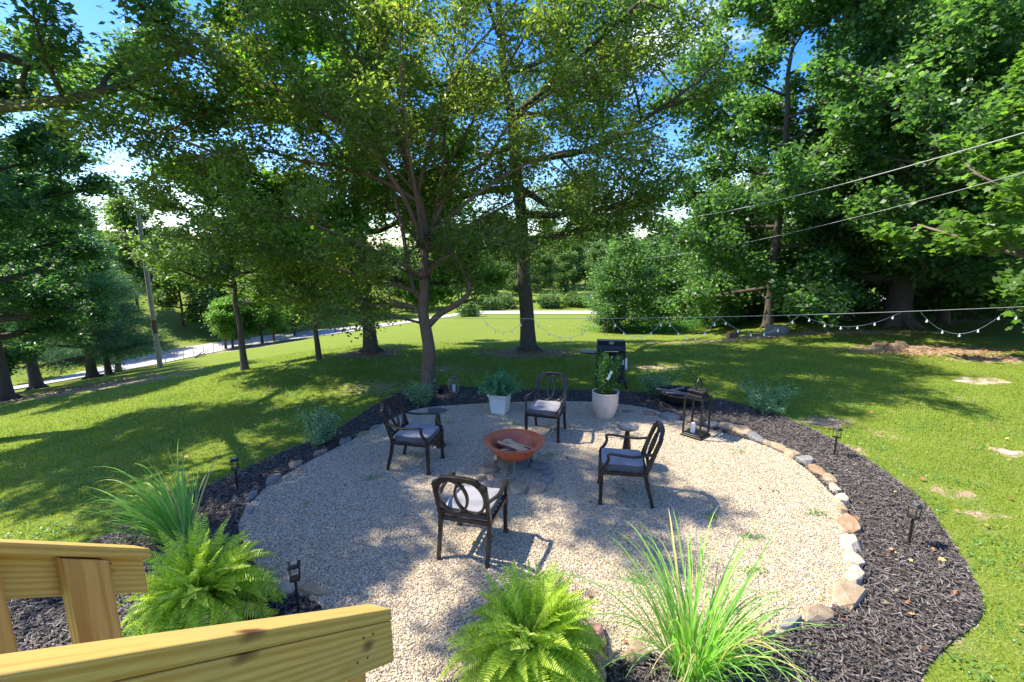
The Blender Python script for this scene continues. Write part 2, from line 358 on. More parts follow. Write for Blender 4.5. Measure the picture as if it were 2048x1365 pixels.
def H(X, Y):
    X = np.asarray(X, float); Y = np.asarray(Y, float)
    a = srelu(-6 - X, 0.8) * 0.15
    wv = 1 - sstep(5, 12, X - 0.30 * (Y - 14))
    b_ = (srelu(Y - 14.5, 1.2) - srelu(Y - 68, 2)) * 0.107 * wv
    z = -(a + b_) - 0.0
    z = -7.2 + srelu(z + 7.2, 0.4)
    d, s_ = road_dist(X, Y)
    wl = 1 - sstep(-30, -14, X)
    z = z + np.where(s_ > 0, np.minimum(srelu(d - 6, 0.8) * 0.20, 9) * wl, 0)
    return z
def CR(px, py):
    x = (px - 1024) / FPX; d = (py - 682.5) / FPX
    return np.array([x, math.cos(PITCH) - d * math.sin(PITCH), -(math.sin(PITCH) + d * math.cos(PITCH))])
def P(px, py, depth): return np.array([0, 0, CAM_H]) + CR(px, py) * depth          # place a point of the photo at its measured distance
def G(px, py, z=0.0):
    r = CR(px, py); t = (z - CAM_H) / r[2]; return np.array([r[0] * t, r[1] * t, z])
def T(px, py):
    r = CR(px, py); t = np.linspace(2, 160, 6000); X = r[0] * t; Y = r[1] * t; Z = CAM_H + r[2] * t
    k = np.argmax(Z < H(X, Y)); k = k if k > 0 else 5999
    return np.array([X[k], Y[k], float(H(X[k], Y[k]))])
def spline(pts, n=8, closed=True):
    pts = np.array(pts, float); out = []; m = len(pts)
    for i in range(m if closed else m - 1):
        if closed: p0, p1, p2, p3 = pts[i - 1], pts[i], pts[(i + 1) % m], pts[(i + 2) % m]
        else: p0, p1, p2, p3 = pts[max(i - 1, 0)], pts[i], pts[i + 1], pts[min(i + 2, m - 1)]
        for k in range(n):
            t = k / n; out.append(0.5 * ((2 * p1) + (-p0 + p2) * t + (2 * p0 - 5 * p1 + 4 * p2 - p3) * t * t + (-p0 + 3 * p1 - 3 * p2 + p3) * t ** 3))
    if not closed: out.append(pts[-1])
    return np.array(out)
def inside(X, Y, poly):
    r = np.zeros(X.shape, bool); n = len(poly)
    for i in range(n):
        x1, y1 = poly[i][:2]; x2, y2 = poly[i - 1][:2]
        c = ((y1 > Y) != (y2 > Y)) & (X < (x2 - x1) * (Y - y1) / (y2 - y1 + 1e-12) + x1); r ^= c
    return r
gpx = [(830, 822), (920, 812), (1050, 806), (1180, 806), (1290, 818), (1345, 838), (1420, 862), (1500, 884), (1560, 908), (1610, 940), (1650, 978), (1685, 1020), (1694, 1070), (1702, 1130), (1706, 1180), (1660, 1222), (1590, 1258), (1520, 1285), (1420, 1300), (1290, 1315), (1200, 1345)]
gw = [G(*q)[:2] for q in gpx] + [(0.55, 2.7), (0.3, 2.0), (-0.3, 1.2), (-1.0, 1.6), (-1.15, 2.3)] + [G(*q)[:2] for q in [(700, 1340), (650, 1225), (590, 1190), (530, 1165), (500, 1110), (478, 1050), (520, 990), (560, 960), (620, 925), (700, 885), (765, 850)]]
GRAVEL = spline(gw, 6)
mpx = [(800, 786), (870, 772), (950, 776), (1050, 781), (1180, 781), (1280, 786), (1340, 792), (1420, 798), (1500, 814), (1580, 842), (1650, 872), (1720, 912), (1790, 960), (1850, 1012), (1892, 1070), (1930, 1130), (1958, 1190), (1960, 1240), (1900, 1290), (1850, 1345)]
mw = [G(*q)[:2] for q in mpx] + [(2.4, 2.5), (1.6, 1.6), (-0.5, 0.8), (-3.0, 0.8), (-4.4, 1.8), (-4.9, 3.0)] + [G(*q)[:2] for q in [(30, 1160), (160, 1100), (330, 1015), (420, 972), (520, 926), (600, 892), (680, 856), (745, 815)]]
MULCH = spline(mw, 6)
patches = []     # x, y, rx, ry, rot, strength, sand
def patch(px, py, wpx, hpx, st=1.0, sand=0.0):
    c = T(px, py); e = T(px + wpx / 2, py); f = T(px, py - hpx / 2)
    if sand > .45:
        rx_, ry_ = abs(e[0] - c[0]), max(.12, np.hypot(f[0] - c[0], f[1] - c[1]))
        for k_ in range(9):
            a_ = k_ * 2.4; q_ = .12 + .75 * (k_ / 9) ** .6
            patches.append((c[0] + rx_ * q_ * math.cos(a_), c[1] + ry_ * q_ * math.sin(a_), rx_ * rng.uniform(.18, .5), ry_ * rng.uniform(.25, .6), 0, st * rng.uniform(.6, 1.05), sand * rng.uniform(.5, 1)))
        return
    patches.append((c[0], c[1], abs(e[0] - c[0]), max(0.12, np.hypot(f[0] - c[0], f[1] - c[1])), 0, st, sand))
for a in [(1960, 762, 120, 13, 1.0, 1), (2015, 908, 80, 18, 1.0, 1), (1895, 985, 110, 26, 0.75, .5), (1850, 700, 330, 15, .95, 0.1), (1990, 718, 200, 14, 0.85, 0.1),
          (1060, 706, 190, 16, 0.95, 0), (745, 708, 110, 12, .9, 0), (1930, 800, 60, 10, .6, .6), (1650, 845, 120, 22, .8, .3), (1700, 900, 60, 24, .7, .3),
          (880, 740, 260, 30, .5, 0), (760, 775, 260, 40, .5, 0), (1310, 735, 150, 10, .7, .3), (1960, 1030, 120, 16, .6, .3), (1890, 1180, 60, 60, .5, .2),
          (1600, 668, 900, 9, .75, 0), (1880, 640, 400, 10, .7, 0), (440, 700, 140, 22, .8, .1), (170, 778, 300, 8, .75, 0), (620, 930, 160, 20, .45, 0), (1770, 870, 100, 20, .5, .2)]:
    patch(*a)
def bare(X, Y):
    v = np.zeros(X.shape); s_ = np.zeros(X.shape)
    for (x, y, rx, ry, _, st, sa) in patches:
        q = np.exp(-(((X - x) / rx) ** 2 + ((Y - y) / ry) ** 2) * 0.9) * st
        s_ = np.maximum(s_, q * sa); v = np.maximum(v, q)
    d = inside(X, Y, MULCH)
    return np.where(d, 1, v), s_
def grid_mesh(name, xs, ys, mat, hf=H, dz=0):
    X, Y = np.meshgrid(xs, ys, indexing='ij'); Z = hf(X, Y) + dz
    V = np.stack([X, Y, Z], -1).reshape(-1, 3); nx, ny = X.shape
    i, j = np.meshgrid(np.arange(nx - 1), np.arange(ny - 1), indexing='ij'); a = (i * ny + j).ravel()
    F = np.stack([a, a + ny, a + ny + 1, a + 1], -1)
    return np_mesh(name, V, F, mat, None, True), X, Y
xs = np.concatenate([np.linspace(-900, -60, 20)[:-1], np.linspace(-60, -14, 50)[:-1], np.linspace(-14, 14, 200)[:-1], np.linspace(14, 60, 40)[:-1], np.linspace(60, 900, 20)])
ys = np.concatenate([np.linspace(-300, 0, 10)[:-1], np.linspace(0, 26, 190)[:-1], np.linspace(26, 110, 70)[:-1], np.linspace(110, 1200, 20)])
me, X, Y = grid_mesh('lawn', xs, ys, 'lawn')
bv, sv = bare(X.ravel(), Y.ravel())
for nm, v_ in (('bare', bv), ('sand', sv)):
    a = me.attributes.new(nm, 'FLOAT', 'POINT'); a.data.foreach_set('value', v_.astype(np.float32))
tag(link('lawn', me), kind='structure')
# road ribbon
rp = spline(ROAD, 8, False); tg = np.gradient(rp, axis=0); tg /= np.linalg.norm(tg, axis=1)[:, None]; nrm = np.stack([-tg[:, 1], tg[:, 0]], -1)
V = []; F = []
for i, p in enumerate(rp):
    for k, wd in enumerate(np.linspace(-3.6, 3.6, 7)):
        q = p + nrm[i] * wd; V.append((q[0], q[1], float(H(q[0], q[1])) + 0.06 + 0.0))
for i in range(len(rp) - 1):
    for k in range(6): F.append((i * 7 + k, i * 7 + k + 1, (i + 1) * 7 + k + 1, (i + 1) * 7 + k))
tag(mesh_obj('road', V, F, 'asphalt', None, True), kind='structure')
# pale drive seen through the right-hand woods
V = []; F = []
dp = spline([(13, 35), (16, 34), (24, 31), (40, 30), (70, 31)], 6, False)
for i, p in enumerate(dp):
    for k, wd in enumerate((-2.6, -1, 1, 2.6)): V.append((p[0], p[1] + wd, float(H(p[0], p[1] + wd)) + 0.07))
for i in range(len(dp) - 1):
    for k in range(3): F.append((i * 4 + k, (i + 1) * 4 + k, (i + 1) * 4 + k + 1, i * 4 + k + 1))
tag(mesh_obj('driveway', V, F, 'asphalt', None, True), kind='structure')
def sheet(name, poly, mat, z):
    import bmesh
    bm = bmesh.new(); vs = [bm.verts.new((p[0], p[1], z)) for p in poly]; f = bm.faces.new(vs)
    if f.normal.z < 0: f.normal_flip()
    bmesh.ops.triangulate(bm, faces=[f]); me = bpy.data.meshes.new(name); bm.to_mesh(me); bm.free()
    return tag(link(name, me, mat), kind='structure')
mulch_o = sheet('mulch_bed', MULCH, 'mulch', 0.012)
gravel_o = sheet('gravel_patio', GRAVEL, 'gravel', 0.020)

# ------------------------------------------------------------------ loose ground cover (uncountable)
def scatter(poly_bb, dens_fn, n):
    x0, x1, y0, y1 = poly_bb; X = rng.uniform(x0, x1, n); Y = rng.uniform(y0, y1, n)
    keep = rng.random(n) < dens_fn(X, Y); return X[keep], Y[keep]
# mulch chips
def mul_d(X, Y): return (inside(X, Y, MULCH) & ~inside(X, Y, GRAVEL)) * np.where(Y > 7.5, 0.75, 1.0)
X, Y = scatter((-6, 6.6, 1.2, 10.6), mul_d, 260000)
n = len(X); L = rng.uniform(.008, .034, n); W = rng.uniform(.0025, .0065, n); a = rng.uniform(0, 2 * np.pi, n); tl = rng.normal(0, .25, n)
Z = 0.014 + rng.random(n) * 0.03 + np.abs(tl) * L * 0.6
dx, dy = np.cos(a), np.sin(a); bend = rng.normal(0, .2, n) * L
V = np.zeros((n, 6, 3))
for k, (u, v_, h) in enumerate([(-1, -1, 0), (-1, 1, 0), (-.9, 0, 1), (1, -1, 0), (1, 1, 0), (.9, 0, 1)]):
    V[:, k, 0] = X + dx * u * L - dy * v_ * W + (0 if abs(u) < .95 else -dy * bend * .3); V[:, k, 1] = Y + dy * u * L + dx * v_ * W; V[:, k, 2] = Z + u * tl * L + h * W * .9
b0 = np.arange(n)[:, None] * 6
F = np.concatenate([b0 + np.array([[0, 3, 5, 2]]), b0 + np.array([[2, 5, 4, 1]])])
r_ = rng.random(n); tag(link('mulch_chips', np_mesh('mulch_chips', V.reshape(-1, 3), F, 'chip', np.concatenate([r_, r_]))), kind='stuff')
# pebbles: geometry nodes instances over the gravel
def pebble_nodes():
    ng = bpy.data.node_groups.new('pebble_scatter', 'GeometryNodeTree')
    ng.interface.new_socket('Geometry', in_out='INPUT', socket_type='NodeSocketGeometry'); ng.interface.new_socket('Geometry', in_out='OUTPUT', socket_type='NodeSocketGeometry')
    N = ng.nodes.new; I = N('NodeGroupInput'); O = N('NodeGroupOutput')
    d = N('GeometryNodeDistributePointsOnFaces'); d.inputs['Density'].default_value = 7500
    ic = N('GeometryNodeMeshIcoSphere'); ic.inputs['Radius'].default_value = 0.0078; ic.inputs['Subdivisions'].default_value = 1
    ts = N('GeometryNodeTransform'); ts.inputs['Scale'].default_value = (1.15, 0.85, 0.6)
    sm = N('GeometryNodeSetMaterial'); sm.inputs['Material'].default_value = M['pebble']
    ip = N('GeometryNodeInstanceOnPoints')
    rr = N('FunctionNodeRandomValue'); rr.data_type = 'FLOAT_VECTOR'; rr.inputs[0].default_value = (-.5, -.5, 0); rr.inputs[1].default_value = (.5, .5, 6.28)
    rs = N('FunctionNodeRandomValue'); rs.data_type = 'FLOAT'; rs.inputs[2].default_value = .45; rs.inputs[3].default_value = 1.45
    Lk = ng.links.new
    Lk(I.outputs[0], d.inputs['Mesh']); Lk(ic.outputs[0], ts.inputs['Geometry']); Lk(ts.outputs[0], sm.inputs[0]); Lk(sm.outputs[0], ip.inputs['Instance'])
    Lk(d.outputs['Points'], ip.inputs['Points']); Lk(rr.outputs[0], ip.inputs['Rotation']); Lk(rs.outputs[1], ip.inputs['Scale']); Lk(ip.outputs[0], O.inputs[0])
    return ng
pb = gravel_o.copy(); pb.data = gravel_o.data.copy(); pb.name = 'pebbles'; COL.objects.link(pb); pb.location.z = 0.004
md = pb.modifiers.new('pebbles', 'NODES'); md.node_group = pebble_nodes(); pb['kind'] = 'stuff'
# lawn blades
def grass_d(X, Y):
    D = np.hypot(X, Y); bv_, sv_ = bare(X, Y)
    vis = np.abs(X) < Y * 1.14 + 1.6
    return vis * (1 - np.clip(bv_ * 1.6 - 0.25, 0, 1)) * np.clip(1.25 - D / 17, 0.10, 1)
X, Y = scatter((-17, 17, 1.8, 19), grass_d, 900000)
print('grass', len(X))
n = len(X); D = np.hypot(X, Y); Z = H(X, Y); L = rng.uniform(.025, .06, n) * (0.8 + .5 * rng.random(n)); W = .0022 + .0010 * np.clip(D - 4, 0, 10) * .5
a = rng.uniform(0, 2 * np.pi, n); lean = rng.uniform(.1, .9, n); dx, dy = np.cos(a), np.sin(a)
V = np.zeros((n, 3, 3)); V[:, 0] = np.stack([X - dy * W, Y + dx * W, Z], -1); V[:, 1] = np.stack([X + dy * W, Y - dx * W, Z], -1)
V[:, 2] = np.stack([X + dx * L * lean, Y + dy * L * lean, Z + L * (1 - .35 * lean)], -1)
clump = 0.5 + 0.5 * np.sin(X * 2.1 + np.sin(Y * 1.7)) * np.sin(Y * 2.6 + np.sin(X * 1.3))
tag(link('lawn_grass', np_mesh('lawn_grass', V.reshape(-1, 3), np.arange(n * 3).reshape(-1, 3), 'lawn_blade', np.clip(rng.random(n) * .62 + clump * .38, 0, 1))), 'short lawn grass around the gravel patio', 'grass', kind='stuff')

# ------------------------------------------------------------------ leaves and trees
def leaves(C, size, up=0.5, droop=0.3, asp=0.5, shape=4, azdir=None):
    n = len(C); s_ = size * rng.uniform(.5, 1.4, n)
    N = rng.normal(0, 1, (n, 3)) * (1 - up); N[:, 2] = np.abs(N[:, 2]) + up; N /= np.linalg.norm(N, axis=1)[:, None]
    A = rng.normal(0, 1, (n, 3)); A[:, 2] = -abs(droop) + rng.normal(0, .25, n); A -= (A * N).sum(1)[:, None] * N; A /= np.linalg.norm(A, axis=1)[:, None] + 1e-9
    B = np.cross(N, A)
    if shape == 4: pts = [(0, 0, 0), (.42, .5 * asp, .06), (1, 0, -.08), (.42, -.5 * asp, .06)]
    else:  # lobed leaf
        pts = [(0, 0, 0), (.12, .42, 0), (.38, .26, 0), (.62, .46, -.02), (.68, .17, 0), (1, 0, -.06), (.68, -.17, 0), (.62, -.46, -.02), (.38, -.26, 0), (.12, -.42, 0)]
    k = len(pts); V = np.zeros((n, k, 3))
    for i, (u, v_, h) in enumerate(pts): V[:, i] = C + s_[:, None] * ((u - .4) * A + v_ * B + h * N)
    return V.reshape(-1, 3), np.arange(n * k).reshape(-1, k)
def wander(p, d, L, n, wob, up):
    pts = [np.array(p, float)]; d = np.array(d, float); d /= np.linalg.norm(d)
    for i in range(n):
        d = d + rng.normal(0, wob, 3) + np.array([0, 0, up]); d /= np.linalg.norm(d); pts.append(pts[-1] + d * L / n)
    return np.array(pts)
class Tree:
    def __init__(s): s.V = []; s.F = []; s.n = 0; s.tips = []; s.tw = []; s.TV = []; s.TF = []; s.tn = 0
    def wood(s, Pt, r, sides, trunk=False):
        V, F = tube_np(Pt, r, sides, True)
        if trunk: s.TV.append(V); s.TF += [tuple(i + s.tn for i in f) for f in F]; s.tn += len(V)
        else: s.V.append(V); s.F += [tuple(i + s.n for i in f) for f in F]; s.n += len(V)
    def limb(s, Pt, r0, r1=None, sub=7, sl=.45, spread=.9, lev=2, twr=.35, upb=.05):
        """a limb along Pt with side branches and twigs; twig points collect in tips"""
        Pt = np.array(Pt, float); m = len(Pt); L = np.linalg.norm(np.diff(Pt, axis=0), axis=1).sum(); r1 = r1 or r0 * .25
        s.wood(Pt, np.linspace(r0, r1, m), 7 if r0 > .05 else (5 if r0 > .02 else 3))
        for k in range(sub):
            t = (0.25 + 0.75 * (k + rng.random() * .8) / sub) * (m - 1); i = min(int(t), m - 2); f = t - i
            p = Pt[i] * (1 - f) + Pt[i + 1] * f; d = Pt[i + 1] - Pt[i]; d /= np.linalg.norm(d) + 1e-9
            sd = rng.normal(0, 1, 3); sd[2] *= .55; sd -= sd.dot(d) * d; sd /= np.linalg.norm(sd)
            dd = d * .55 + sd * spread; ll = L * sl * rng.uniform(.6, 1.15) * (1.1 - .45 * t / (m - 1))
            q = wander(p, dd, ll, 4, .13, upb)
            if lev > 1: s.limb(q, max(r1, r0 * .38), None, max(3, sub - 2), .45, spread, lev - 1, twr, upb)
            else:
                s.wood(q, np.linspace(max(.006, r0 * .3), .003, len(q)), 3); s.tw.append(q)
                for j_ in range(3):
                    k_ = 1 + j_; q2 = wander(q[k_], (q[k_] - q[k_ - 1]) / (np.linalg.norm(q[k_] - q[k_ - 1]) + 1e-9) * .7 + rng.normal(0, 1, 3) * [.7, .7, .3], ll * rng.uniform(.3, .6), 4, .12, -.02); s.wood(q2, [.004, .0025], 3) if 0 else None; s.tw.append(q2)
        s.tw.append(Pt[-5:] if len(Pt) >= 5 else np.repeat(Pt, 3, 0)[:5])
    def finish(s, name, label, cat, bark, leaf, nleaf, size, spread=.35, group=None, up=.45, droop=.3, asp=.5, shape=4, base=(0, 0, 0), rz=0, keep=None, flat=.6, scale=1.0, pw=2.0):
        root = thing(name, base, label, cat, rz, group); root.scale = (scale,) * 3
        V = np.concatenate(s.TV); me = bpy.data.meshes.new('trunk'); me.from_pydata(V.tolist(), [], s.TF); link('trunk', me, bark, root, True)
        if s.V:
            V = np.concatenate(s.V); me = bpy.data.meshes.new('branches'); me.from_pydata(V.tolist(), [], s.F); link('branches', me, bark, root, True)
        tw = np.array([np.asarray(q)[-5:] for q in s.tw]); m_ = len(tw)
        cl = rng.random(m_); wgt = cl ** pw + .06; ln = np.linalg.norm(tw[:, -1] - tw[:, 0], axis=1) + .05; wgt = wgt * ln; idx = rng.choice(m_, nleaf, p=wgt / wgt.sum())
        u_ = rng.random(nleaf) * 3.999; a_ = u_.astype(int); f_ = (u_ - a_)[:, None]; C = tw[idx, a_] * (1 - f_) + tw[idx, a_ + 1] * f_
        C = C + rng.normal(0, 1, (nleaf, 3)) * np.array([spread, spread, spread * flat]); cl = rng.random(m_)[idx]
        V, F = leaves(C, size, up, droop, asp, shape)
        me = np_mesh('crown', V, F, leaf, np.clip(rng.random(nleaf) * .65 + cl * .35, 0, 1)); link('crown', me, None, root)
        return root
def flare(Pt, r0, r1, fl=1.6):
    z = np.array(Pt)[:, 2]; r = np.linspace(r0, r1, len(Pt)); return r * (1 + (fl - 1) * np.exp(-np.clip(z - z[0], 0, 99) / .3))
def roots(t, r, n=6):
    for k in range(n):
        a = 2 * math.pi * (k + rng.random() * .5) / n; d = np.array([math.cos(a), math.sin(a), 0])
        t.wood(np.array([d * r * .5 + [0, 0, r * 1.1], d * r * 1.15 + [0, 0, r * .35], d * r * 1.9 + [0, 0, -.02], d * r * 2.4 + [0, 0, -.12]]), np.array([r * .42, r * .34, r * .2, r * .1]), 7, True)
def gen_tree(h, r, cb, cr, lean=(0, 0), nl=14, sub=6, up0=.35, low=.0, top=.35, lev=2, curve=.06, shape='round'):
    t = Tree(); n = 12
    ax = np.array([(lean[0] * (k / n) ** 1.3 + rng.normal(0, .04 * h / 10) * (k > 1), lean[1] * (k / n) ** 1.3 + rng.normal(0, .04 * h / 10) * (k > 1), h * k / n - (0.15 if k == 0 else 0)) for k in range(n + 1)])
    ax = spline(ax, 3, False); zz = ax[:, 2]; t.wood(ax, flare(ax, r, r * .12), 12 if r > .1 else 7, True)
    if r > .15: roots(t, r)
    for k in range(nl):
        f = (k + rng.random() * .7) / nl; z = cb + (h * .97 - cb) * f; i = np.argmin(abs(zz - z)); az = k * 2.4 + rng.normal(0, .3)
        prof = math.sin(math.pi * (0.28 + 0.68 * f)) if shape == 'round' else (1 - f * .85)
        el = up0 * (0.2 + 1.4 * f) + low * (1 - f)
        L = cr * prof * rng.uniform(.85, 1.15)
        d = (math.cos(az), math.sin(az), math.tan(el)); q = wander(ax[i], d, L, 6, .09, curve)
        t.limb(q, max(.02, r * (1 - f) * .5 + .02), None, sub, .42, .9, lev)
    return t
# ------------------------------------------------------------------ TREES
def rel(pts, base): return [np.array(P(*q)) - base for q in pts]
# -- the shade tree at the back edge of the patio
B0 = T(858, 783); t = Tree()
tr = rel([(858, 783, 11.3), (857, 740, 11.25), (858, 700, 11.2), (852, 660, 11.2), (846, 625, 11.2), (848, 590, 11.2), (848, 558, 11.2), (849, 500, 11.2)], B0); tr[0] = np.array([0, 0, -.15])
tr = spline(tr, 3, False); t.wood(tr, flare(tr, .165, .10, 1.35), 12, True); roots(t, .14, 5)
LB = [
 ([(849, 505, 11.2), (850, 460, 11.2), (836, 393, 11.1), (805, 300, 11), (785, 239, 10.9), (764, 205, 10.8), (742, 157, 10.7), (702, 92, 10.5), (651, 41, 10.4), (560, -20, 10.2)], .10, 10),
 ([(742, 157, 10.7), (758, 100, 10.8), (768, 50, 11), (745, 0, 11)], .045, 6),
 ([(858, 650, 11.2), (880, 628, 11.1), (912, 610, 10.9), (934, 592, 10.8), (938, 572, 10.8), (925, 540, 10.8), (905, 510, 10.9), (890, 470, 11), (905, 420, 11.3)], .085, 6),
 ([(849, 510, 11.2), (868, 440, 11.4), (885, 350, 11.6), (890, 250, 11.8), (905, 120, 12), (910, 0, 12.2)], .075, 10),
 ([(846, 600, 11.2), (829, 585, 11.2), (819, 545, 11.2), (806, 466, 11.3), (792, 400, 11.5), (778, 342, 11.7), (747, 260, 12), (700, 190, 12.3)], .07, 9),
 ([(842, 590, 11.2), (796, 571, 11), (746, 565, 10.7), (697, 545, 10.4), (631, 519, 10), (560, 500, 9.6), (500, 505, 9.3)], .06, 9),
 ([(842, 620, 11.2), (796, 608, 11.4), (746, 613, 11.7), (723, 601, 12), (697, 591, 12.3), (614, 595, 12.9), (540, 600, 13.4)], .055, 9),
 ([(840, 646, 11.2), (800, 637, 11), (756, 636, 10.7), (720, 640, 10.5)], .035, 4),
 ([(838, 405, 11.1), (785, 373, 10.9), (730, 349, 10.6), (668, 332, 10.3), (600, 322, 10), (520, 300, 9.6), (430, 306, 9.2), (370, 330, 9)], .06, 10),
 ([(858, 470, 11.3), (908, 362, 11.1), (942, 342, 10.9), (976, 318, 10.7), (1010, 260, 10.5), (1080, 200, 10.2), (1180, 150, 10), (1260, 140, 10)], .055, 10),
 ([(849, 500, 11.2), (800, 380, 10.3), (700, 260, 9.8), (590, 190, 9.4), (470, 150, 9.0), (380, 60, 8.8)], .06, 10),
 ([(852, 480, 11.2), (940, 400, 10.5), (1050, 330, 10), (1150, 300, 9.8), (1230, 320, 9.7)], .05, 9),
 ([(850, 540, 11.2), (900, 500, 12), (980, 470, 12.8), (1060, 460, 13.4), (1130, 480, 13.8)], .045, 8),
 ([(849, 500, 11.2), (780, 420, 12.5), (700, 380, 13.5), (600, 370, 14.3)], .05, 8),
 ([(836, 393, 11.1), (870, 250, 10.4), (930, 120, 10), (1010, 30, 9.8), (1080, -60, 9.7)], .05, 9),
 ([(805, 300, 11), (740, 180, 10.2), (660, 60, 9.8), (560, -40, 9.5)], .045, 8),
 ([(560, 500, 9.6), (470, 470, 9), (400, 480, 8.6), (330, 470, 8.4)], .03, 6),
 ([(848, 560, 11.2), (790, 520, 10.2), (700, 480, 9.5), (600, 440, 9), (500, 430, 8.7), (410, 470, 8.5)], .045, 9),
 ([(848, 560, 11.2), (880, 520, 10.4), (950, 500, 10.2), (1020, 500, 10), (1080, 530, 10)], .04, 8),
 ([(849, 505, 11.2), (960, 440, 11.8), (1080, 380, 12.2), (1200, 370, 12.5), (1290, 400, 12.7)], .04, 9),
 ([(836, 393, 11.1), (740, 290, 10.2), (600, 210, 9.8), (480, 210, 9.4), (360, 250, 9.2), (280, 300, 9)], .045, 9),
 ([(849, 500, 11.2), (830, 380, 10.2), (810, 250, 9.2), (800, 100, 8.5), (800, -40, 8)], .05, 9),
 ([(1080, 200, 10.2), (1160, 140, 10.6), (1260, 90, 11), (1350, 60, 11.4)], .03, 7),
 ([(1230, 320, 9.7), (1300, 290, 10), (1370, 310, 10.4)], .022, 5),
 ([(885, 350, 11.6), (960, 220, 10.4), (1040, 90, 9.4), (1110, -60, 8.8)], .045, 8),
 ([(430, 306, 9.2), (330, 270, 8.8), (220, 250, 8.5), (110, 240, 8.3)], .03, 8),
]
for q, r, sb in LB: t.limb(spline(rel(q, B0), 3, False), r, None, sb, .26, .85, 2, upb=-.01)
t.finish('shade_tree', 'broad forked shade tree with yellowish leaves rising at the back edge of the gravel patio', 'tree', 'bark_red', 'leaf_hero', 92000, .094, .18, None, .3, .4, .5, 4, B0, flat=.8, pw=1.1)
# -- big oak behind it
B1 = T(1057, 702); t = gen_tree(15, .26, 3.6, 6.0, (-1.6, .3), 22, 8, .38, -.35, lev=2)
t.finish('oak_tree', 'tall dark trunked tree in the middle of the lawn, left of the grill', 'tree', 'bark_dark', 'leaf_oak', 80000, .13, .22, None, .35, .3, .5, 4, B1, 0.4, flat=.8)
# -- buttressed tree left of the shade tree
B2 = T(742, 705); t = gen_tree(12, .23, 2.4, 4.6, (-.5, 0), 18, 7, .35, -.25)
t.finish('maple_tree', 'thick flared trunk tree with vivid green crown just left of the shade tree', 'tree', 'bark_dark', 'leaf_vivid', 70000, .15, .2, None, .4, .3, .7, 4, B2, flat=.8)
# -- two young trees
for (px, py, r, h, cr_, cb, lab, nl) in [(490, 740, .10, 6.2, 2.9, 1.9, 'slender young tree alone on the left lawn nearest the road pole', 26000), (638, 720, .085, 5.6, 2.3, 1.9, 'slim leaning young tree between the lone left one and the flared trunk', 18000)]:
    t = gen_tree(h, r, cb, cr_, (-.25, 0), 14, 6, .4, -.1)
    t.finish('young_tree', lab, 'tree', 'bark_dark', 'leaf_oak', nl, .12, .16, 'young trees on the left lawn', base=T(px, py))
# -- left grove
def pine(h, r, nl, cr_):
    t = gen_tree(h, r, 1.3, cr_, (.2, 0), 30, 6, .12, -.18, lev=1, curve=.02, shape='cone'); return t
for (px, py, r, h, cr_, nl, lab) in [(186, 756, .26, 9, 3.4, 30000, 'dark pine with the thickest trunk of the clump beside the road'), (218, 750, .17, 9.5, 3.0, 24000, 'second pine of the roadside clump, trunk leaning left'), (238, 744, .17, 8, 3.6, 26000, 'rightmost pine of the roadside clump, reaching toward the grey pole')]:
    t = pine(h, r, nl, cr_); t.finish('pine_tree', lab, 'tree', 'bark_dark', 'needle', nl, .22, .28, 'pines beside the road', .2, .1, .13, 4, T(px, py), px)
for (px, py, r, h, cr_, nl, lab) in [(75, 778, .24, 11, 4.2, 70000, 'dark leafy maple beside the road with low boughs, left of the pines'), (8, 802, .26, 11.5, 4.2, 70000, 'maple at the left edge of the photo with flared trunk foot by the road')]:
    t = gen_tree(h, r, 1.9, cr_, (.4, -.6), 22, 7, .4, -.3)
    t.finish('roadside_maple', lab, 'tree', 'bark_dark', 'leaf_dark', nl, .17, .22, 'maples beside the road', base=T(px, py), rz=px)
# -- large tree off to the left whose boughs hang in from the upper left corner
t = gen_tree(15, .26, 6.4, 5.6, (2.6, -.2), 20, 8, .30, -.05)
t.finish('overhanging_tree', 'big tree beyond the left edge whose dark boughs hang into the upper left corner', 'tree', 'bark_dark', 'leaf_maple', 85000, .15, .18, base=(-11.6, 9.4, float(H(-11.6, 9.4))), rz=.6)
# -- right-hand wood
def at(px, py, dy=0):
    b_ = T(px, py); return b_
t = gen_tree(19, .50, 1.8, 7.5, (.8, 0), 32, 8, .4, -.25)
big = t.finish('old_maple', 'largest tree of the wood on the right, massive dark trunk behind the string lights', 'tree', 'bark_dark', 'leaf_maple', 82000, .20, .26, None, .35, .3, .8, 4, T(1790, 652), flat=.8)
t = gen_tree(16, .20, 1.0, 5.2, (-.3, 0), 28, 8, .4, -.25)
ct = t.finish('woodland_tree', 'full green tree at the left end of the right-hand wood, trunk hidden by leaves', 'tree', 'bark_dark', 'leaf_maple', 68000, .18, .22, 'tall trees of the right-hand wood', .35, .3, .8, 4, T(1535, 655), flat=.8)
for (px, py, sc, rz, lab) in [(1690, 640, .85, 1.3, 'woodland tree between the leafy left one and the massive trunk'), (1885, 648, 1.0, 2.2, 'straight trunk in the wood just right of the massive trunk'), (1955, 628, 1.05, 3.4, 'second straight trunk right of the massive trunk, set further back'), (2120, 645, 1.1, 4.4, 'woodland tree at the right edge behind the end of the string lights'),
                              (1300, 618, .72, 5.2, 'smaller tree behind the utility pole at the left tip of the wood')]:
    b_ = T(px, py); copy_tree(ct, b_, rz, lab, sc)
# near tree off the right edge: bright lobed leaves
t = gen_tree(11, .22, 1.5, 4.6, (-.8, -.3), 24, 7, .4, -.25)
t.finish('bright_maple', 'bright green maple with lobed leaves reaching in from the right edge', 'tree', 'bark_grey', 'leaf_right', 28000, .19, .16, None, .55, .35, .9, 10, (15.1, 11.2, 0), 1.1)
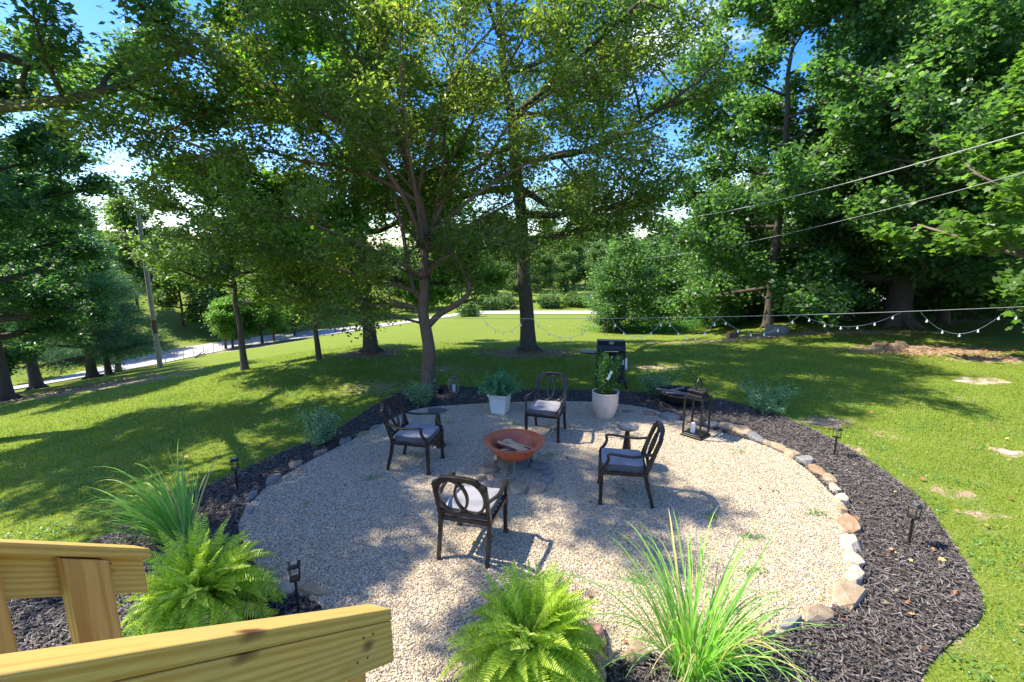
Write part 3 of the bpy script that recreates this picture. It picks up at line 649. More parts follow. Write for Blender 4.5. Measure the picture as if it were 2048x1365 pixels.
# understory saplings
t = gen_tree(5.4, .035, .2, 1.9, (.15, .1), 20, 6, .5, -.1, lev=1)
sap = t.finish('sapling', 'thin sapling beside the utility pole at the left tip of the wood', 'tree', 'bark_dark', 'leaf_maple', 13000, .14, .28, 'saplings under the right-hand wood', .5, .3, .7, 4, T(1262, 655))
for i, (px, py, sc, dx_) in enumerate([(1295, 652, 1.1, 0), (1330, 650, .95, 0), (1352, 655, 1.15, 0), (1385, 648, .9, 0), (1415, 650, 1.2, 0), (1440, 655, 1.0, 0), (1480, 645, 1.15, 0), (1580, 645, .9, 0), (1640, 640, .9, 0), (1735, 636, .8, 0), (1850, 636, .8, 0), (1925, 640, .85, 0), (2010, 636, 1.0, 0), (1250, 666, .95, 0), (1212, 664, .62, 0)]):
    where = ['left of the first woodland trunk, second from the utility pole', 'third sapling from the utility pole', 'tallest of the saplings near the utility pole', 'fifth sapling from the utility pole, a low one', 'broad sapling above the green undergrowth', 'sapling just left of the leafy woodland tree', 'sapling touching the leafy woodland tree', 'sapling behind the white rock', 'sapling between the white rock and the massive trunk', 'sapling close left of the massive trunk', 'sapling close right of the massive trunk', 'sapling between the two straight trunks', 'sapling nearest the right edge of the wood', 'sapling just right of the utility pole and hiding its middle', 'small sapling just left of the utility pole'][i]
    copy_tree(sap, T(px, py), i * 1.7, where, sc)
# shrubs closing the wood near the ground
def bush(name, label, r, h, n, size, leaf, base, group=None, stems=10, asp=.5, up=.4, spread=.12):
    root = thing(name, base, label, 'shrub', rng.random() * 6, group); V = []; F = []; k = 0; tips = []
    for i in range(stems):
        a = rng.uniform(0, 6.28); d = (math.cos(a) * r / h * rng.uniform(.2, 1), math.sin(a) * r / h * rng.uniform(.2, 1), 1)
        q = wander((math.cos(a) * r * .12, math.sin(a) * r * .12, -.02), d, h * rng.uniform(.75, 1.1), 6, .10, -.03); v_, f_ = tube_np(q, np.linspace(.012, .003, 7) * max(h, .5), 4); V.append(v_); F += [tuple(j + k for j in f) for f in f_]; k += len(v_); tips += list(q[1:])
        for m_ in range(4):
            q2 = wander(q[1 + m_], (rng.normal(), rng.normal(), .5), h * .3, 3, .15, 0); v_, f_ = tube_np(q2, [.004, .003, .002, .0015], 3); V.append(v_); F += [tuple(j + k for j in f) for f in f_]; k += len(v_); tips += list(q2[1:])
    me = bpy.data.meshes.new('stems'); me.from_pydata(np.concatenate(V).tolist(), [], F); link('stems', me, 'bark_dark', root, True)
    tips = np.array(tips); C = tips[rng.integers(0, len(tips), n)] + rng.normal(0, spread, (n, 3)); C[:, 2] = np.abs(C[:, 2])
    V, F = leaves(C, size, up, .1, asp); link('foliage', np_mesh('foliage', V, F, leaf, rng.random(n)), None, root); return root
ub = bush('woodland_shrub', 'low shrub behind the green undergrowth left of the white rock', 1.5, 1.6, 4500, .12, 'leaf_maple', T(1500, 640), 'shrubs along the right-hand wood', 14, .7, .4, .2)
for i, (px, py, sc, lab) in enumerate([(1590, 632, 1.1, 'shrub directly behind the white rock'), (1660, 628, 1.2, 'shrub behind the string lights right of the white rock'), (1720, 626, .9, 'low shrub at the left foot of the massive trunk'), (1840, 628, 1.0, 'shrub at the right foot of the massive trunk'), (1915, 622, 1.2, 'dark shrub between the straight trunks'), (2000, 620, 1.3, 'dark shrub near the right edge of the wood'), (2060, 630, 1.2, 'last shrub at the right edge of the wood')]):
    copy_tree(ub, T(px, py), i * 1.3, lab, sc)
# undergrowth tuft at the left tip of the wood
n = 34000; U = rng.normal(0, 1, (n, 2)); c0 = T(1340, 664); X = c0[0] + .3 + U[:, 0] * 1.9; Y = c0[1] + .5 + U[:, 1] * .6
C = np.stack([X, Y, H(X, Y) + np.abs(rng.normal(0, .24, n)) + .02], -1); V, F = leaves(C, .11, .2, -.6, .22)
tag(link('undergrowth', np_mesh('undergrowth', V, F, 'undergrowth', rng.random(n))), 'bright green weedy undergrowth at the foot of the saplings', 'undergrowth', kind='stuff')
# -- trees beyond the road and on the hillside
t = gen_tree(11, .16, 1.2, 4.2, (.2, 0), 16, 6, .4, 0, lev=1)
far = t.finish('far_tree', 'far tree', 'tree', 'bark_dark', 'leaf_far', 17000, .30, .5, 'far trees beyond the road', .4, .3, .7, 4, (0, 0, 0))
far2t = gen_tree(13, .18, 3.5, 3.6, (.2, 0), 16, 6, .5, 0, lev=1)
far2 = far2t.finish('far_tree', 'far tree', 'tree', 'bark_dark', 'leaf_oak', 17000, .30, .5, 'far trees beyond the road', .4, .3, .7, 4, (0, 0, 0))
spots = []
for i, (x, y, s_) in enumerate([(-38, 36, .8), (-42, 46, .9), (-36, 56, .9), (-48, 60, 1.1), (-30, 72, .9), (-40, 78, 1.1), (-56, 40, .9), (-62, 54, 1.1), (-22, 84, .8), (-14, 92, .9), (-4, 98, .9), (4, 104, .9), (12, 100, .9), (20, 96, .8), (28, 90, .9), (36, 88, 1), (46, 84, 1.1), (-50, 26, .8), (-58, 30, 1), (8, 118, 1.1), (-8, 116, 1.1), (18, 116, 1.0), (30, 46, .8), (38, 50, 1.0), (48, 46, 1.1), (22, 52, .75), (56, 38, 1.1), (30, 60, 1.0), (16, 60, .8), (64, 50, 1.3), (44, 62, 1.1), (-66, 70, 1.2), (-28, 60, .7), (-36, 62, .9), (-41, 58, 1.0), (-33, 66, .9), (-45, 50, .9), (-50, 46, 1.0), (-39, 70, 1.1), (-24, 74, .9), (-18, 80, .9), (-14, 82, .7), (-9, 84, .75), (-5, 82, .7), (0, 86, .8), (5, 83, .7), (10, 85, .75), (15, 84, .8), (21, 82, .8), (26, 80, .8), (-12, 104, 1.1), (0, 110, 1.2), (13, 112, 1.2), (24, 108, 1.2), (-3, 124, 1.4), (10, 128, 1.4), (22, 126, 1.4), (-16, 120, 1.3)]):
    spots.append((x, y, s_))
for i, (x, y, s_) in enumerate(spots):
    src = far if i % 3 else far2
    side = 'on the hillside beyond the road at left' if x < -20 else ('in the gap between the trunks beyond the road' if x < 24 and y > 80 else 'behind the right-hand wood')
    o = (src if i in (0, 1) else copy_tree(src, (0, 0, 0), 0)); o.location = (x, y, float(H(x, y)) - .1); o.rotation_euler = (0, 0, i * 1.9); o.scale = (s_, s_, s_ * (1 + .1 * (i % 3)))
    o['label'] = 'one of the far leafy trees ' + side; o['group'] = 'far trees ' + side
# -- tree clump by the road fence (left middle)
sm = gen_tree(5.2, .12, .9, 2.1, (.1, 0), 14, 6, .45, 0, lev=1)
s0 = sm.finish('fence_row_tree', 'leftmost low tree of the clump at the end of the road fence', 'tree', 'bark_dark', 'leaf_vivid', 9000, .17, .26, 'clump of low trees at the end of the road fence', .45, .3, .7, 4, T(452, 699))
for i, (px, py, lab) in enumerate([(466, 698, 'second low tree of the clump at the end of the road fence'), (480, 695, 'third low tree of the fence-end clump, half behind the young tree trunk'), (525, 688, 'low tree right of the young tree trunk in the fence-end clump'), (548, 684, 'rightmost low tree of the fence-end clump'), (590, 672, 'low spreading tree alone right of the fence-end clump')]):
    copy_tree(s0, T(px, py), i * 2.1, lab, 1 + .1 * (i % 3))
rb = bush('roadside_bush', 'grey green bush at the roadside seen just right of the shade tree trunk', 2.2, 1.9, 4200, .2, 'leaf_far', T(935, 634), 'bushes along the far road', 12, .6, .4, .35)
for i, (px, py, sc, lab) in enumerate([(975, 620, 1.2, 'roadside bush between the shade tree and the middle trunk'), (1100, 616, 1.4, 'round bush across the road right of the middle trunk'), (1150, 614, 1.3, 'second bush across the road right of the middle trunk'), (1190, 612, 1.3, 'bush across the road beside the utility pole'), (1010, 616, 1.3, 'bush across the road left of the middle trunk'), (1235, 610, 1.2, 'bush across the road behind the utility pole')]):
    copy_tree(rb, T(px, py), i * 1.3, lab, sc)

# ------------------------------------------------------------------ poles, wires, fence
def pole(name, px, py, ptop, h, r, label):
    b_ = T(px, py); o = thing(name, b_, label, 'utility pole'); dz = h
    dpt = np.linalg.norm(b_[1]) ; mb = MB(); mb.tube([(0, 0, -.1), (0, 0, h * .5), (ptop, 0, h)], [r * .85, r * .78, r * .65], 12); mb.build('shaft', 'pole_wood', o, True)
    mb = MB(); mb.box((ptop * .5, 0, h * .5), (.02, .02, .02)); return o, b_
o, bl = pole('utility_pole', 321, 737, 0.0, 8.5, .15, 'pale utility pole with a dark band at the left beside the road')
MB().tube([(0, 0, 2.0), (0, 0, 2.75)], .126, 12).build('dark_band', 'bark_dark', o, True)
o, br_ = pole('utility_pole', 1229, 656, 0.15, 9.5, .14, 'utility pole standing at the left tip of the right-hand wood')
MB().tube([(0, 0, 1.55), (0, 0, 2.15)], .118, 12).build('dark_band', 'brick', o, True)
MB().tube([(.25, 0, 4.0), (.13, 0, 9.3)], .018, 6).build('ground_wire_conduit', 'cable', o)
def catenary(a, b_, sag, n=24):
    a = np.array(a); b_ = np.array(b_); t_ = np.linspace(0, 1, n)[:, None]; q = a + (b_ - a) * t_; q[:, 2] -= (4 * sag * t_ * (1 - t_))[:, 0]; return q
pt = br_ + np.array([.1, 0, 0])
A1 = pt + [0, 0, P(1240, 445, br_[1])[2] - br_[2]]; A2 = pt + [0, 0, P(1240, 520, br_[1])[2] - br_[2]]
wm = [(A1, P(2300, 190, 6.6), .55, .010, 'thick overhead cable sweeping up to the right edge from the utility pole'), (A2, P(2300, 275, 7.5), .45, .006, 'thin overhead wire below the thick cable on the right')]
for a, b_, sg, r, lab in wm: tag(MB().tube(catenary(a, b_, sg), r, 6).build('overhead_cable', 'cable_light', None, True), lab, 'cable', 'overhead cables running to the utility pole')
# string lights on a taut wire
s0_ = B0 + np.array([.12, 0, 0]); s0_[2] = P(868, 630, 11.2)[2]; s1 = P(2150, 609, 8.3)
sr = thing('string_lights', tuple(s0_), 'string of small round bulbs swagged along a taut wire across the yard', 'string lights')
W_ = catenary((0, 0, 0), s1 - s0_, .10, 30); MB().tube(W_, .0042, 5).build('taut_wire', 'cable_light', sr)
mb = MB(); bulbs = []
def on_wire(f): d = (s1 - s0_) * f; return np.array([d[0], d[1], d[2] - .4 * f * (1 - f)])
def frac(px):      # fraction of the wire seen at photo column px
    f = np.linspace(0, 1, 800); q = s0_ + np.outer(f, s1 - s0_); dep = q[:, 1] * math.cos(PITCH) - (q[:, 2] - CAM_H) * math.sin(PITCH)
    return f[np.argmin(abs(1024 + FPX * q[:, 0] / dep - px))]
for (xa, xb, sag, nb) in [(965, 1050, .30, 5), (1065, 1200, .42, 6), (1222, 1332, .40, 6), (1332, 1440, .42, 6), (1440, 1602, .36, 6), (1605, 1805, .26, 6), (1840, 2020, .46, 5), (2022, 2140, .4, 4)]:
    fa, fb = frac(xa), frac(xb); q = catenary(on_wire(fa), on_wire(fb), sag, 14); mb.tube(q, .003, 4)
    for k in range(nb):
        u = (k + .5) / nb * 13; i = int(u); bulbs.append(q[i] * (1 - u + i) + q[i + 1] * (u - i))
mb.build('light_cord', 'cable_light', sr)
bm_ = MB(); bm_.lathe([(.002, .0), (.010, -.004), (.0105, -.022), (.008, -.026), (.018, -.036), (.023, -.052), (.018, -.068), (.006, -.075)], 10)
bme = bm_.build('bulb', 'bulb', sr, True)
for i, q in enumerate(bulbs):
    o = bme if i == 0 else bme.copy()
    if i: COL.objects.link(o)
    o.location = q; o.parent = sr; o.scale = (.85,) * 3
# post-and-wire fence by the road
fr = thing('wire_fence', tuple(T(322, 728)), 'thin post and wire fence running beside the road at the left', 'fence'); f0 = T(322, 728)
fp = [T(*q) - f0 for q in [(332, 728), (350, 724), (368, 722), (388, 716), (408, 712), (428, 706), (446, 702)]]
for q in fp:
    MB().tube([q + [0, 0, -.1], q + [.02, 0, 1.05]], .022, 6).build('post', 'post_grey', fr)
for hz in (.4, .9): MB().tube([q + [0, 0, hz] for q in fp], .006, 4).build('wire', 'cable', fr)
st0 = T(1212, 672)
stk = thing('garden_stakes', tuple(st0), 'three thin leaning stakes in front of the utility pole', 'stake')
for dx_, l_ in ((-.05, .12), (.06, .06), (.35, 0)): MB().tube([(dx_, 0, -.05), (dx_ - l_, 0, 1.25)], .012, 5).build('stake', 'bark_dark', stk)
# rocks at the edge of the wood
def rock(c, d, mat, name='stone', parent=None, seed=0, rz=0, lvl=2, flat=.75):
    """angular fieldstone: hull of scattered points, then softened edges"""
    import bmesh
    rg = np.random.default_rng(seed); bm = bmesh.new()
    for k in range(18):
        a = 2 * math.pi * (k + rg.random() * .7) / 9; z = .5 if k < 9 else -.4; rr = rg.uniform(.28, .58) if k < 9 else rg.uniform(.42, .66)
        bm.verts.new((math.cos(a) * rr, math.sin(a) * rr, z * rg.uniform(.6, 1)))
    h_ = bmesh.ops.convex_hull(bm, input=bm.verts[:]); bmesh.ops.delete(bm, geom=[g_ for g_ in h_['geom_interior'] if isinstance(g_, bmesh.types.BMVert)], context='VERTS')
    bmesh.ops.bevel(bm, geom=bm.edges[:], offset=.022, segments=1, affect='EDGES')
    for v in bm.verts: v.co += Vector(rg.normal(0, .010, 3))
    me = bpy.data.meshes.new(name); bm.to_mesh(me); bm.free()
    o = link(name, me, mat, parent); o.location = c; o.rotation_euler = (rg.normal(0, .14), rg.normal(0, .14), rz); o.scale = d; return o
b_ = T(1552, 668); tag(rock(b_ + [0, 0, .10], (1.0, .6, .62), 'rock_grey', 'boulder', None, 5, .2, 3), 'pale slanted boulder at the edge of the wood', 'boulder')
mp_ = T(1775, 692)
for i, (dx_, s_, lab) in enumerate([(-.25, .55, 'left of the low flat rocks on the dirt patch in the right lawn'), (.45, .6, 'right of the low flat rocks on the dirt patch in the right lawn'), (.1, .5, 'front one of the low flat rocks on the dirt patch in the right lawn')]):
    tag(rock(mp_ + [dx_, -.25 * (i == 2), .03], (s_, .4, .22), 'rock_brown', 'flat_rock', None, 20 + i, i), lab, 'rock', 'low flat rocks on the dirt patch')
b_ = T(1463, 676); tag(rock(b_ + [0, 0, .06], (.5, .35, .34), 'bark_red', 'dirt_clod', None, 31, 0, 3), 'dark reddish clump of earth at the edge of the wood', 'clod')
b_ = T(395, 716); lg = thing('fallen_branches', tuple(b_), 'pile of fallen grey branches near the road at the left', 'branches')
for i in range(6): MB().tube(wander((rng.normal(0, .5), rng.normal(0, .2), .08), (1, rng.normal(0, .4), .1), 1.6, 4, .2, 0), [.05, .045, .035, .02, .01], 6).build('branch', 'bark_grey', lg)
# ------------------------------------------------------------------ stones around the gravel
edge = thing('stone_edging', (0, 0, 0), 'curving line of natural fieldstones between gravel and black mulch', 'stone edging')
es = [(1222, 826, 30, 14, 'rock_tan'), (1258, 828, 26, 12, 'rock_grey'), (1300, 832, 22, 12, 'rock_brown'), (1338, 838, 34, 18, 'rock_grey'), (1385, 847, 30, 16, 'rock_tan'), (1422, 853, 24, 14, 'rock_pale'), (1452, 858, 34, 18, 'rock_tan'), (1484, 866, 42, 24, 'rock_tan'), (1512, 880, 30, 18, 'rock_grey'), (1535, 892, 22, 14, 'rock_tan'), (1556, 900, 28, 18, 'rock_tan'), (1582, 914, 30, 18, 'rock_tan'), (1608, 926, 36, 22, 'rock_grey'),
      (1632, 945, 38, 30, 'rock_brown'), (1658, 966, 28, 18, 'rock_tan'), (1668, 983, 26, 20, 'rock_pale'), (1682, 1004, 36, 26, 'rock_pale'), (1684, 1028, 26, 16, 'rock_tan'), (1698, 1056, 40, 36, 'rock_brown'), (1700, 1092, 34, 34, 'rock_pale'), (1706, 1125, 40, 36, 'rock_pale'), (1708, 1160, 38, 32, 'rock_pale'),
      (1695, 1200, 72, 44, 'rock_tan'), (1640, 1236, 66, 34, 'rock_tan'), (1578, 1256, 56, 28, 'rock_grey'), (1532, 1276, 36, 24, 'rock_tan'), (1488, 1286, 44, 26, 'rock_tan'), (1440, 1294, 40, 24, 'rock_pale'), (1390, 1300, 40, 24, 'rock_tan'), (1330, 1306, 46, 24, 'rock_pale'), (1275, 1316, 44, 26, 'rock_tan'),
      (625, 1188, 62, 26, 'rock_tan'), (570, 1180, 40, 22, 'rock_pale'), (510, 1112, 30, 26, 'rock_grey'), (500, 1022, 50, 14, 'rock_grey'), (504, 998, 44, 22, 'rock_grey'), (546, 966, 34, 20, 'rock_grey'), (592, 934, 26, 14, 'rock_tan'), (640, 910, 34, 14, 'rock_tan'), (690, 888, 34, 14, 'rock_grey'), (726, 872, 34, 12, 'rock_tan'), (748, 860, 28, 12, 'rock_grey')]
for i, (px, py, wp, hp, mt) in enumerate(es):
    c = G(px, py); dep = c[1] * math.cos(PITCH) + CAM_H * math.sin(PITCH); w_ = wp * dep / FPX; nb = es[min(i + 1, len(es) - 1)] if i != 30 else es[29]; pv = es[i - 1] if i not in (0, 31) else es[i]
    c1 = G(nb[0], nb[1]); c2 = G(pv[0], pv[1]); ang = math.atan2(c1[1] - c2[1], c1[0] - c2[0]); L_ = max(w_, .8 * hp * dep / FPX * 1.7)
    q_ = 1.3 if hp / wp > .5 else .9
    rock(c + [0, 0, .022], (L_ * 1.12 * (q_ if q_ < 1 else 1.08), L_ * (.74 if q_ > 1 else .36), (.13 if q_ > 1 else .07) + .06 * rng.random()), mt, 'stone', edge, i + 50, ang, 2)
ring = thing('fire_pit_ring', tuple(G(1040, 950)), 'rough ring of flat stones lying under the orange fire bowl', 'stone ring'); r0_ = G(1040, 950)
for i, (px, py, wp, hp, mt) in enumerate([(975, 944, 34, 12, 'rock_tan'), (1012, 934, 36, 14, 'rock_tan'), (1045, 932, 34, 14, 'rock_grey'), (1078, 938, 34, 20, 'rock_grey'), (1096, 950, 20, 10, 'rock_grey'), (1093, 966, 26, 28, 'rock_grey'), (1072, 984, 36, 16, 'rock_tan'), (1036, 984, 34, 20, 'rock_tan'), (1000, 978, 26, 14, 'rock_tan'), (1008, 950, 16, 10, 'rock_tan'), (962, 962, 22, 12, 'rock_tan')]):
    c = G(px, py); dep = c[1] * math.cos(PITCH) + CAM_H * math.sin(PITCH); w_ = wp * dep / FPX
    rock(c - r0_ + [0, 0, .035], (w_ * 1.25, w_ * .95, .11), mt, 'stone', ring, i + 150, i * .7, 2)
for i, (px, py, w_, lab) in enumerate([(1196, 1285, .15, 'reddish brick lying between the near fern and the tall grass'), (1194, 1345, .16, 'reddish brick at the bottom edge beside the near fern')]):
    c = G(px, py); tag(MB().box((0, 0, 0), (.10, .22, .08)).build('brick', 'brick', None, False, .006), lab, 'brick', 'bricks beside the near fern').location = c + [0, 0, .05]
# fallen leaves and clover on gravel and lawn
n = 620; X = rng.uniform(-6, 9, n); Y = rng.uniform(2.6, 14, n); ins = inside(X, Y, GRAVEL); kp = ~ins | (rng.random(n) < .22); X, Y = X[kp], Y[kp]; n = len(X)
V, F = leaves(np.stack([X, Y, H(X, Y) + .045], -1), .055, .6, 0, .8, 10); tag(link('leaf_litter', np_mesh('leaf_litter', V, F, 'litter', rng.random(n))), 'scattered brown fallen leaves on lawn, mulch and gravel', 'leaves', kind='stuff')
X, Y = scatter((-9, 11, 2.4, 11), lambda x, y: grass_d(x, y) * (np.sin(x * 3.1 + 2 * np.sin(y * 1.9)) * np.sin(y * 2.7 + x) > .25) * .8, 150000)
V, F = leaves(np.stack([X, Y, H(X, Y) + rng.uniform(.02, .045, len(X))], -1), .024, .6, 0, .9, 4); tag(link('clover', np_mesh('clover', V, F, 'undergrowth', rng.random(len(X)))), 'patches of clover and broad leaved weeds in the lawn', 'clover', kind='stuff')
for (px, py, s_) in [(1060, 706, 1.3), (742, 708, .8), (1700, 664, 5), (1900, 705, 3.0), (200, 770, 3)]:
    c = T(px, py); n = 900; X = c[0] + rng.normal(0, s_ * .6, n); Y = c[1] + rng.normal(0, .45 + s_ * .1, n)
    V, F = leaves(np.stack([X, Y, H(X, Y) + .03], -1), .08, .8, 0, .8, 4); tag(link('leaf_litter', np_mesh('leaf_litter', V, F, 'litter', rng.random(n) * .8)), 'brown leaf litter on bare ground under the trees', 'leaves', kind='stuff')
n = 1500; k = rng.integers(0, 16, n); cc = rng.uniform((-2.5, 4), (4, 8.5), (16, 2)); X = cc[k, 0] + rng.normal(0, .07, n); Y = cc[k, 1] + rng.normal(0, .05, n)
V, F = leaves(np.stack([X, Y, np.full(n, .045)], -1), .022, .7, 0, .6, 4); tag(link('gravel_weeds', np_mesh('gravel_weeds', V, F, 'undergrowth', rng.random(n))), 'tiny green weeds sprouting through the gravel', 'weeds', kind='stuff')

# ------------------------------------------------------------------ chairs
def ellipse(cx, cz, a, b_, yf, n=36): return [(cx + a * math.cos(2 * math.pi * k / n), yf(cz + b_ * math.sin(2 * math.pi * k / n)), cz + b_ * math.sin(2 * math.pi * k / n)) for k in range(n)]
def make_chair(label):
    c = thing('patio_armchair', (0, 0, 0), label, 'chair', 0, 'dark metal armchairs around the fire bowl'); m = 'bronze'
    back = lambda z: -.255 - .30 * (z - .44) - .10 * max(0, z - .44) ** 2            # y of the leaning back at height z
    for s_ in (-1, 1):
        MB().bar([(s_ * .275, .285, 0.0), (s_ * .275, .285, .03), (s_ * .272, .283, .035), (s_ * .272, .28, .44)], [.055, .055, .04, .05], [.055, .055, .04, .05], (0, 1, 0)).build('leg', m, c, False, .004)
        MB().bar([(s_ * .262, -.345, 0), (s_ * .262, -.315, .12), (s_ * .262, -.275, .26), (s_ * .262, -.255, .44)], [.036, .038, .04, .042], [.04, .042, .046, .05], (0, 1, 0)).build('leg', m, c, False, .004)
        # armrest: flat scrolling bar, then an S support down to the front leg
        pa = spline([(s_ * .265, back(.68), .68), (s_ * .285, back(.68) + .14, .655), (s_ * .31, -.08, .648), (s_ * .315, .10, .665), (s_ * .31, .195, .668), (s_ * .308, .225, .640)], 4, False)
        a_ = MB().bar(pa, .042, .022).build('armrest', m, c, False, .005)
        ps = spline([(s_ * .308, .215, .645), (s_ * .302, .205, .60), (s_ * .29, .235, .53), (s_ * .278, .28, .48), (s_ * .274, .285, .42)], 4, False)
        MB().bar(ps, .035, .035, (1, 0, 0)).build('support', m, a_, False, .005)
    fr_ = MB()
    fr_.bar([(-.27, .285, .415), (.27, .285, .415)], .03, .05); fr_.bar([(-.262, -.255, .415), (.262, -.255, .415)], .03, .045)
    for s_ in (-1, 1): fr_.bar([(s_ * .268, -.25, .413), (s_ * .272, .28, .413)], .03, .045)
    for k in range(6): y = -.17 + k * .08; fr_.bar([(-.26, y, .416), (.26, y, .416)], .03, .008)
    fr_.build('seat_frame', m, c, False, .003)
    bk = MB(); zs = [.44, .52, .60, .70, .79, .835]
    for s_ in (-1, 1): bk.bar([(s_ * .262, back(z), z) for z in zs], .050, .038, (1, 0, 0))
    top = [(-.268, .835), (-.255, .862), (-.215, .872), (-.195, .892), (-.175, .925), (-.12, .938), (0, .945), (.12, .938), (.175, .925), (.195, .892), (.215, .872), (.255, .862), (.268, .835)]
    bk.bar([(x, back(z), z) for x, z in top], .044, .05, (0, 1, 0)); bk.bar([(-.25, back(.50), .50), (0, back(.505) - .012, .505), (.25, back(.50), .50)], .028, .035)
    bo = bk.build('backrest', m, c, False, .004)
    for s_ in (-1, 1):
        MB().bar(ellipse(s_ * .088, .712, .152, .205, lambda z, s_=s_: back(z) + s_ * .006), .026, .034, (0, 1, 0), True).build('oval_ring', m, bo, False, .003)
    # cushion with a soft crown
    import bmesh
    bm = bmesh.new(); N = 14; V = {}
    def hw(u, v_): return 1 - .045 * (abs(u) ** 6 + abs(v_) ** 6) * 0
    for side in (0, 1):
        for i in range(N + 1):
            for j in range(N + 1):
                u, v_ = -1 + 2 * i / N, -1 + 2 * j / N; rr = 1 - .06 * (abs(u) ** 8 * abs(v_) ** 8)
                edge_ = max(abs(u), abs(v_)); z = .515 + .022 * (1 - edge_ ** 3) + .004 * math.sin(5 * u + 3 * v_) if side == 0 else .428
                V[side, i, j] = bm.verts.new((u * .245 * rr, .025 + v_ * .255 * rr, z))
    top_f = [bm.faces.new([V[0, i, j], V[0, i + 1, j], V[0, i + 1, j + 1], V[0, i, j + 1]]) for i in range(N) for j in range(N)]
    for i in range(N):
        for j in range(N): bm.faces.new([V[1, i, j + 1], V[1, i + 1, j + 1], V[1, i + 1, j], V[1, i, j]])
    sides = []
    for i in range(N):
        for a_, b2 in (((i, 0), (i + 1, 0)), ((i + 1, N), (i, N)), ((0, i + 1), (0, i)), ((N, i), (N, i + 1))):
            sides.append(bm.faces.new([V[1, a_[0], a_[1]], V[1, b2[0], b2[1]], V[0, b2[0], b2[1]], V[0, a_[0], a_[1]]]))
    for f in sides: f.material_index = 1  # sides take the copy with painted shade
    me = bpy.data.meshes.new('cushion'); bm.to_mesh(me); bm.free(); me.materials.append(M['cushion']); me.materials.append(M['cushion_side_shade'])
    co_ = link('cushion', me, None, c); md = co_.modifiers.new('bevel', 'BEVEL'); md.width = .012; md.segments = 2; md.limit_method = 'ANGLE'; md.angle_limit = R(45)
    for s_ in (-1, 1):
        q = [(s_ * .262, -.255, .455), (s_ * .30, -.28, .45), (s_ * .29, -.27, .40), (s_ * .30, -.285, .34)]
        MB().tube(q, .004, 4).build('tie', 'white' if 0 else 'cushion', co_)
    return c
def face(fx, fy): return math.atan2(-fx, fy)
ch = make_chair('dark metal armchair nearest the camera, seen from behind in front of the fire bowl')
ch.scale = (1.03, 1.03, 1.05); ch.location = (-.42, 4.70, .02); ch.rotation_euler.z = face(.26, .966)
copy_tree(ch, (-1.43, 6.66, .03), face(.97, -.22), 'dark metal armchair left of the fire bowl beside the small left drinks table')
copy_tree(ch, (1.46, 5.74, .03), face(-.98, .16), 'dark metal armchair right of the fire bowl casting an oval patterned shadow')
copy_tree(ch, (.60, 7.85, .03), face(-.30, -.95), 'dark metal armchair behind the fire bowl facing the camera between the two planters')

# ------------------------------------------------------------------ fire bowl and wood
fb = thing('fire_bowl', (.03, 6.52, .02), 'wide rust orange metal fire bowl on three splayed legs', 'fire bowl')
R0 = .455
MB().lathe([(.02, .165), (.10, .17), (.20, .20), (.29, .26), (.345, .34), (.358, .42), (R0, .445), (R0, .453), (.362, .437), (.345, .42), (.333, .345), (.28, .278), (.19, .222), (.09, .195), (.02, .190)], 64).build('bowl', 'copper', fb, True)
for a in (R(-90), R(38), R(142)):
    d = Vector((math.cos(a), math.sin(a), 0)); MB().bar([d * .26 + Vector((0, 0, .26)), d * .30 + Vector((0, 0, .12)), d * .37 + Vector((0, 0, -.01))], .028, .02, d).build('leg', 'leg_metal', fb, False, .003)
def log(c, L, r, rz, rx, lab, seed):
    L *= 1.22; r *= 1.4; c = (c[0], c[1] + .02, c[2] + .03)
    rg = np.random.default_rng(seed); n = 9; V = []
    ring_ = [(math.cos(a) * r, math.sin(a) * r * .8) for a in np.linspace(-.2, math.pi + .2, 6)] + [(-r * .35, -r * .3), (r * .3, -r * .42)]
    mb = MB(); V = []; m_ = 6; k_ = len(ring_)
    for i in range(m_):
        for (y, z) in ring_: V.append((-L / 2 + L * i / (m_ - 1) + rg.normal(0, .004), y + rg.normal(0, .004), z + rg.normal(0, .004)))
    F = [(i * k_ + j, i * k_ + (j + 1) % k_, (i + 1) * k_ + (j + 1) % k_, (i + 1) * k_ + j) for i in range(m_ - 1) for j in range(k_)]
    mb.add(V, F + [tuple(range(k_))[::-1], tuple(range((m_ - 1) * k_, m_ * k_))]); o = mb.build('firewood_log', 'log_wood'); o.data.materials.append(M['log_bark'])
    for i, p in enumerate(o.data.polygons):
        if i < (m_ - 1) * k_ and (i % k_) < 3: p.material_index = 1
    o.location = c; o.rotation_euler = (rx, rg.normal(0, .05), rz); tag(o, lab, 'log', 'split logs in the fire bowl')
for a in [((-.06, 6.40, .265), .34, .045, .5, 2.6, 'reddish split log lying lowest at the front left of the fire bowl', 1), ((.10, 6.42, .265), .36, .045, -.15, 3.3, 'barky split log lying crosswise at the right of the fire bowl', 2), ((-.02, 6.52, .335), .40, .05, -.75, 2.9, 'pale split log on top pointing to the back left of the fire bowl', 3), ((.05, 6.50, .345), .42, .052, -1.0, 3.2, 'palest split log lying in the middle on top of the pile', 4), ((.11, 6.54, .335), .36, .045, -.5, 2.7, 'pale split log on top at the right of the pile', 5), ((-.14, 6.48, .285), .22, .04, .1, 2.9, 'short red barked log at the left of the pile', 6)]: log(*a)

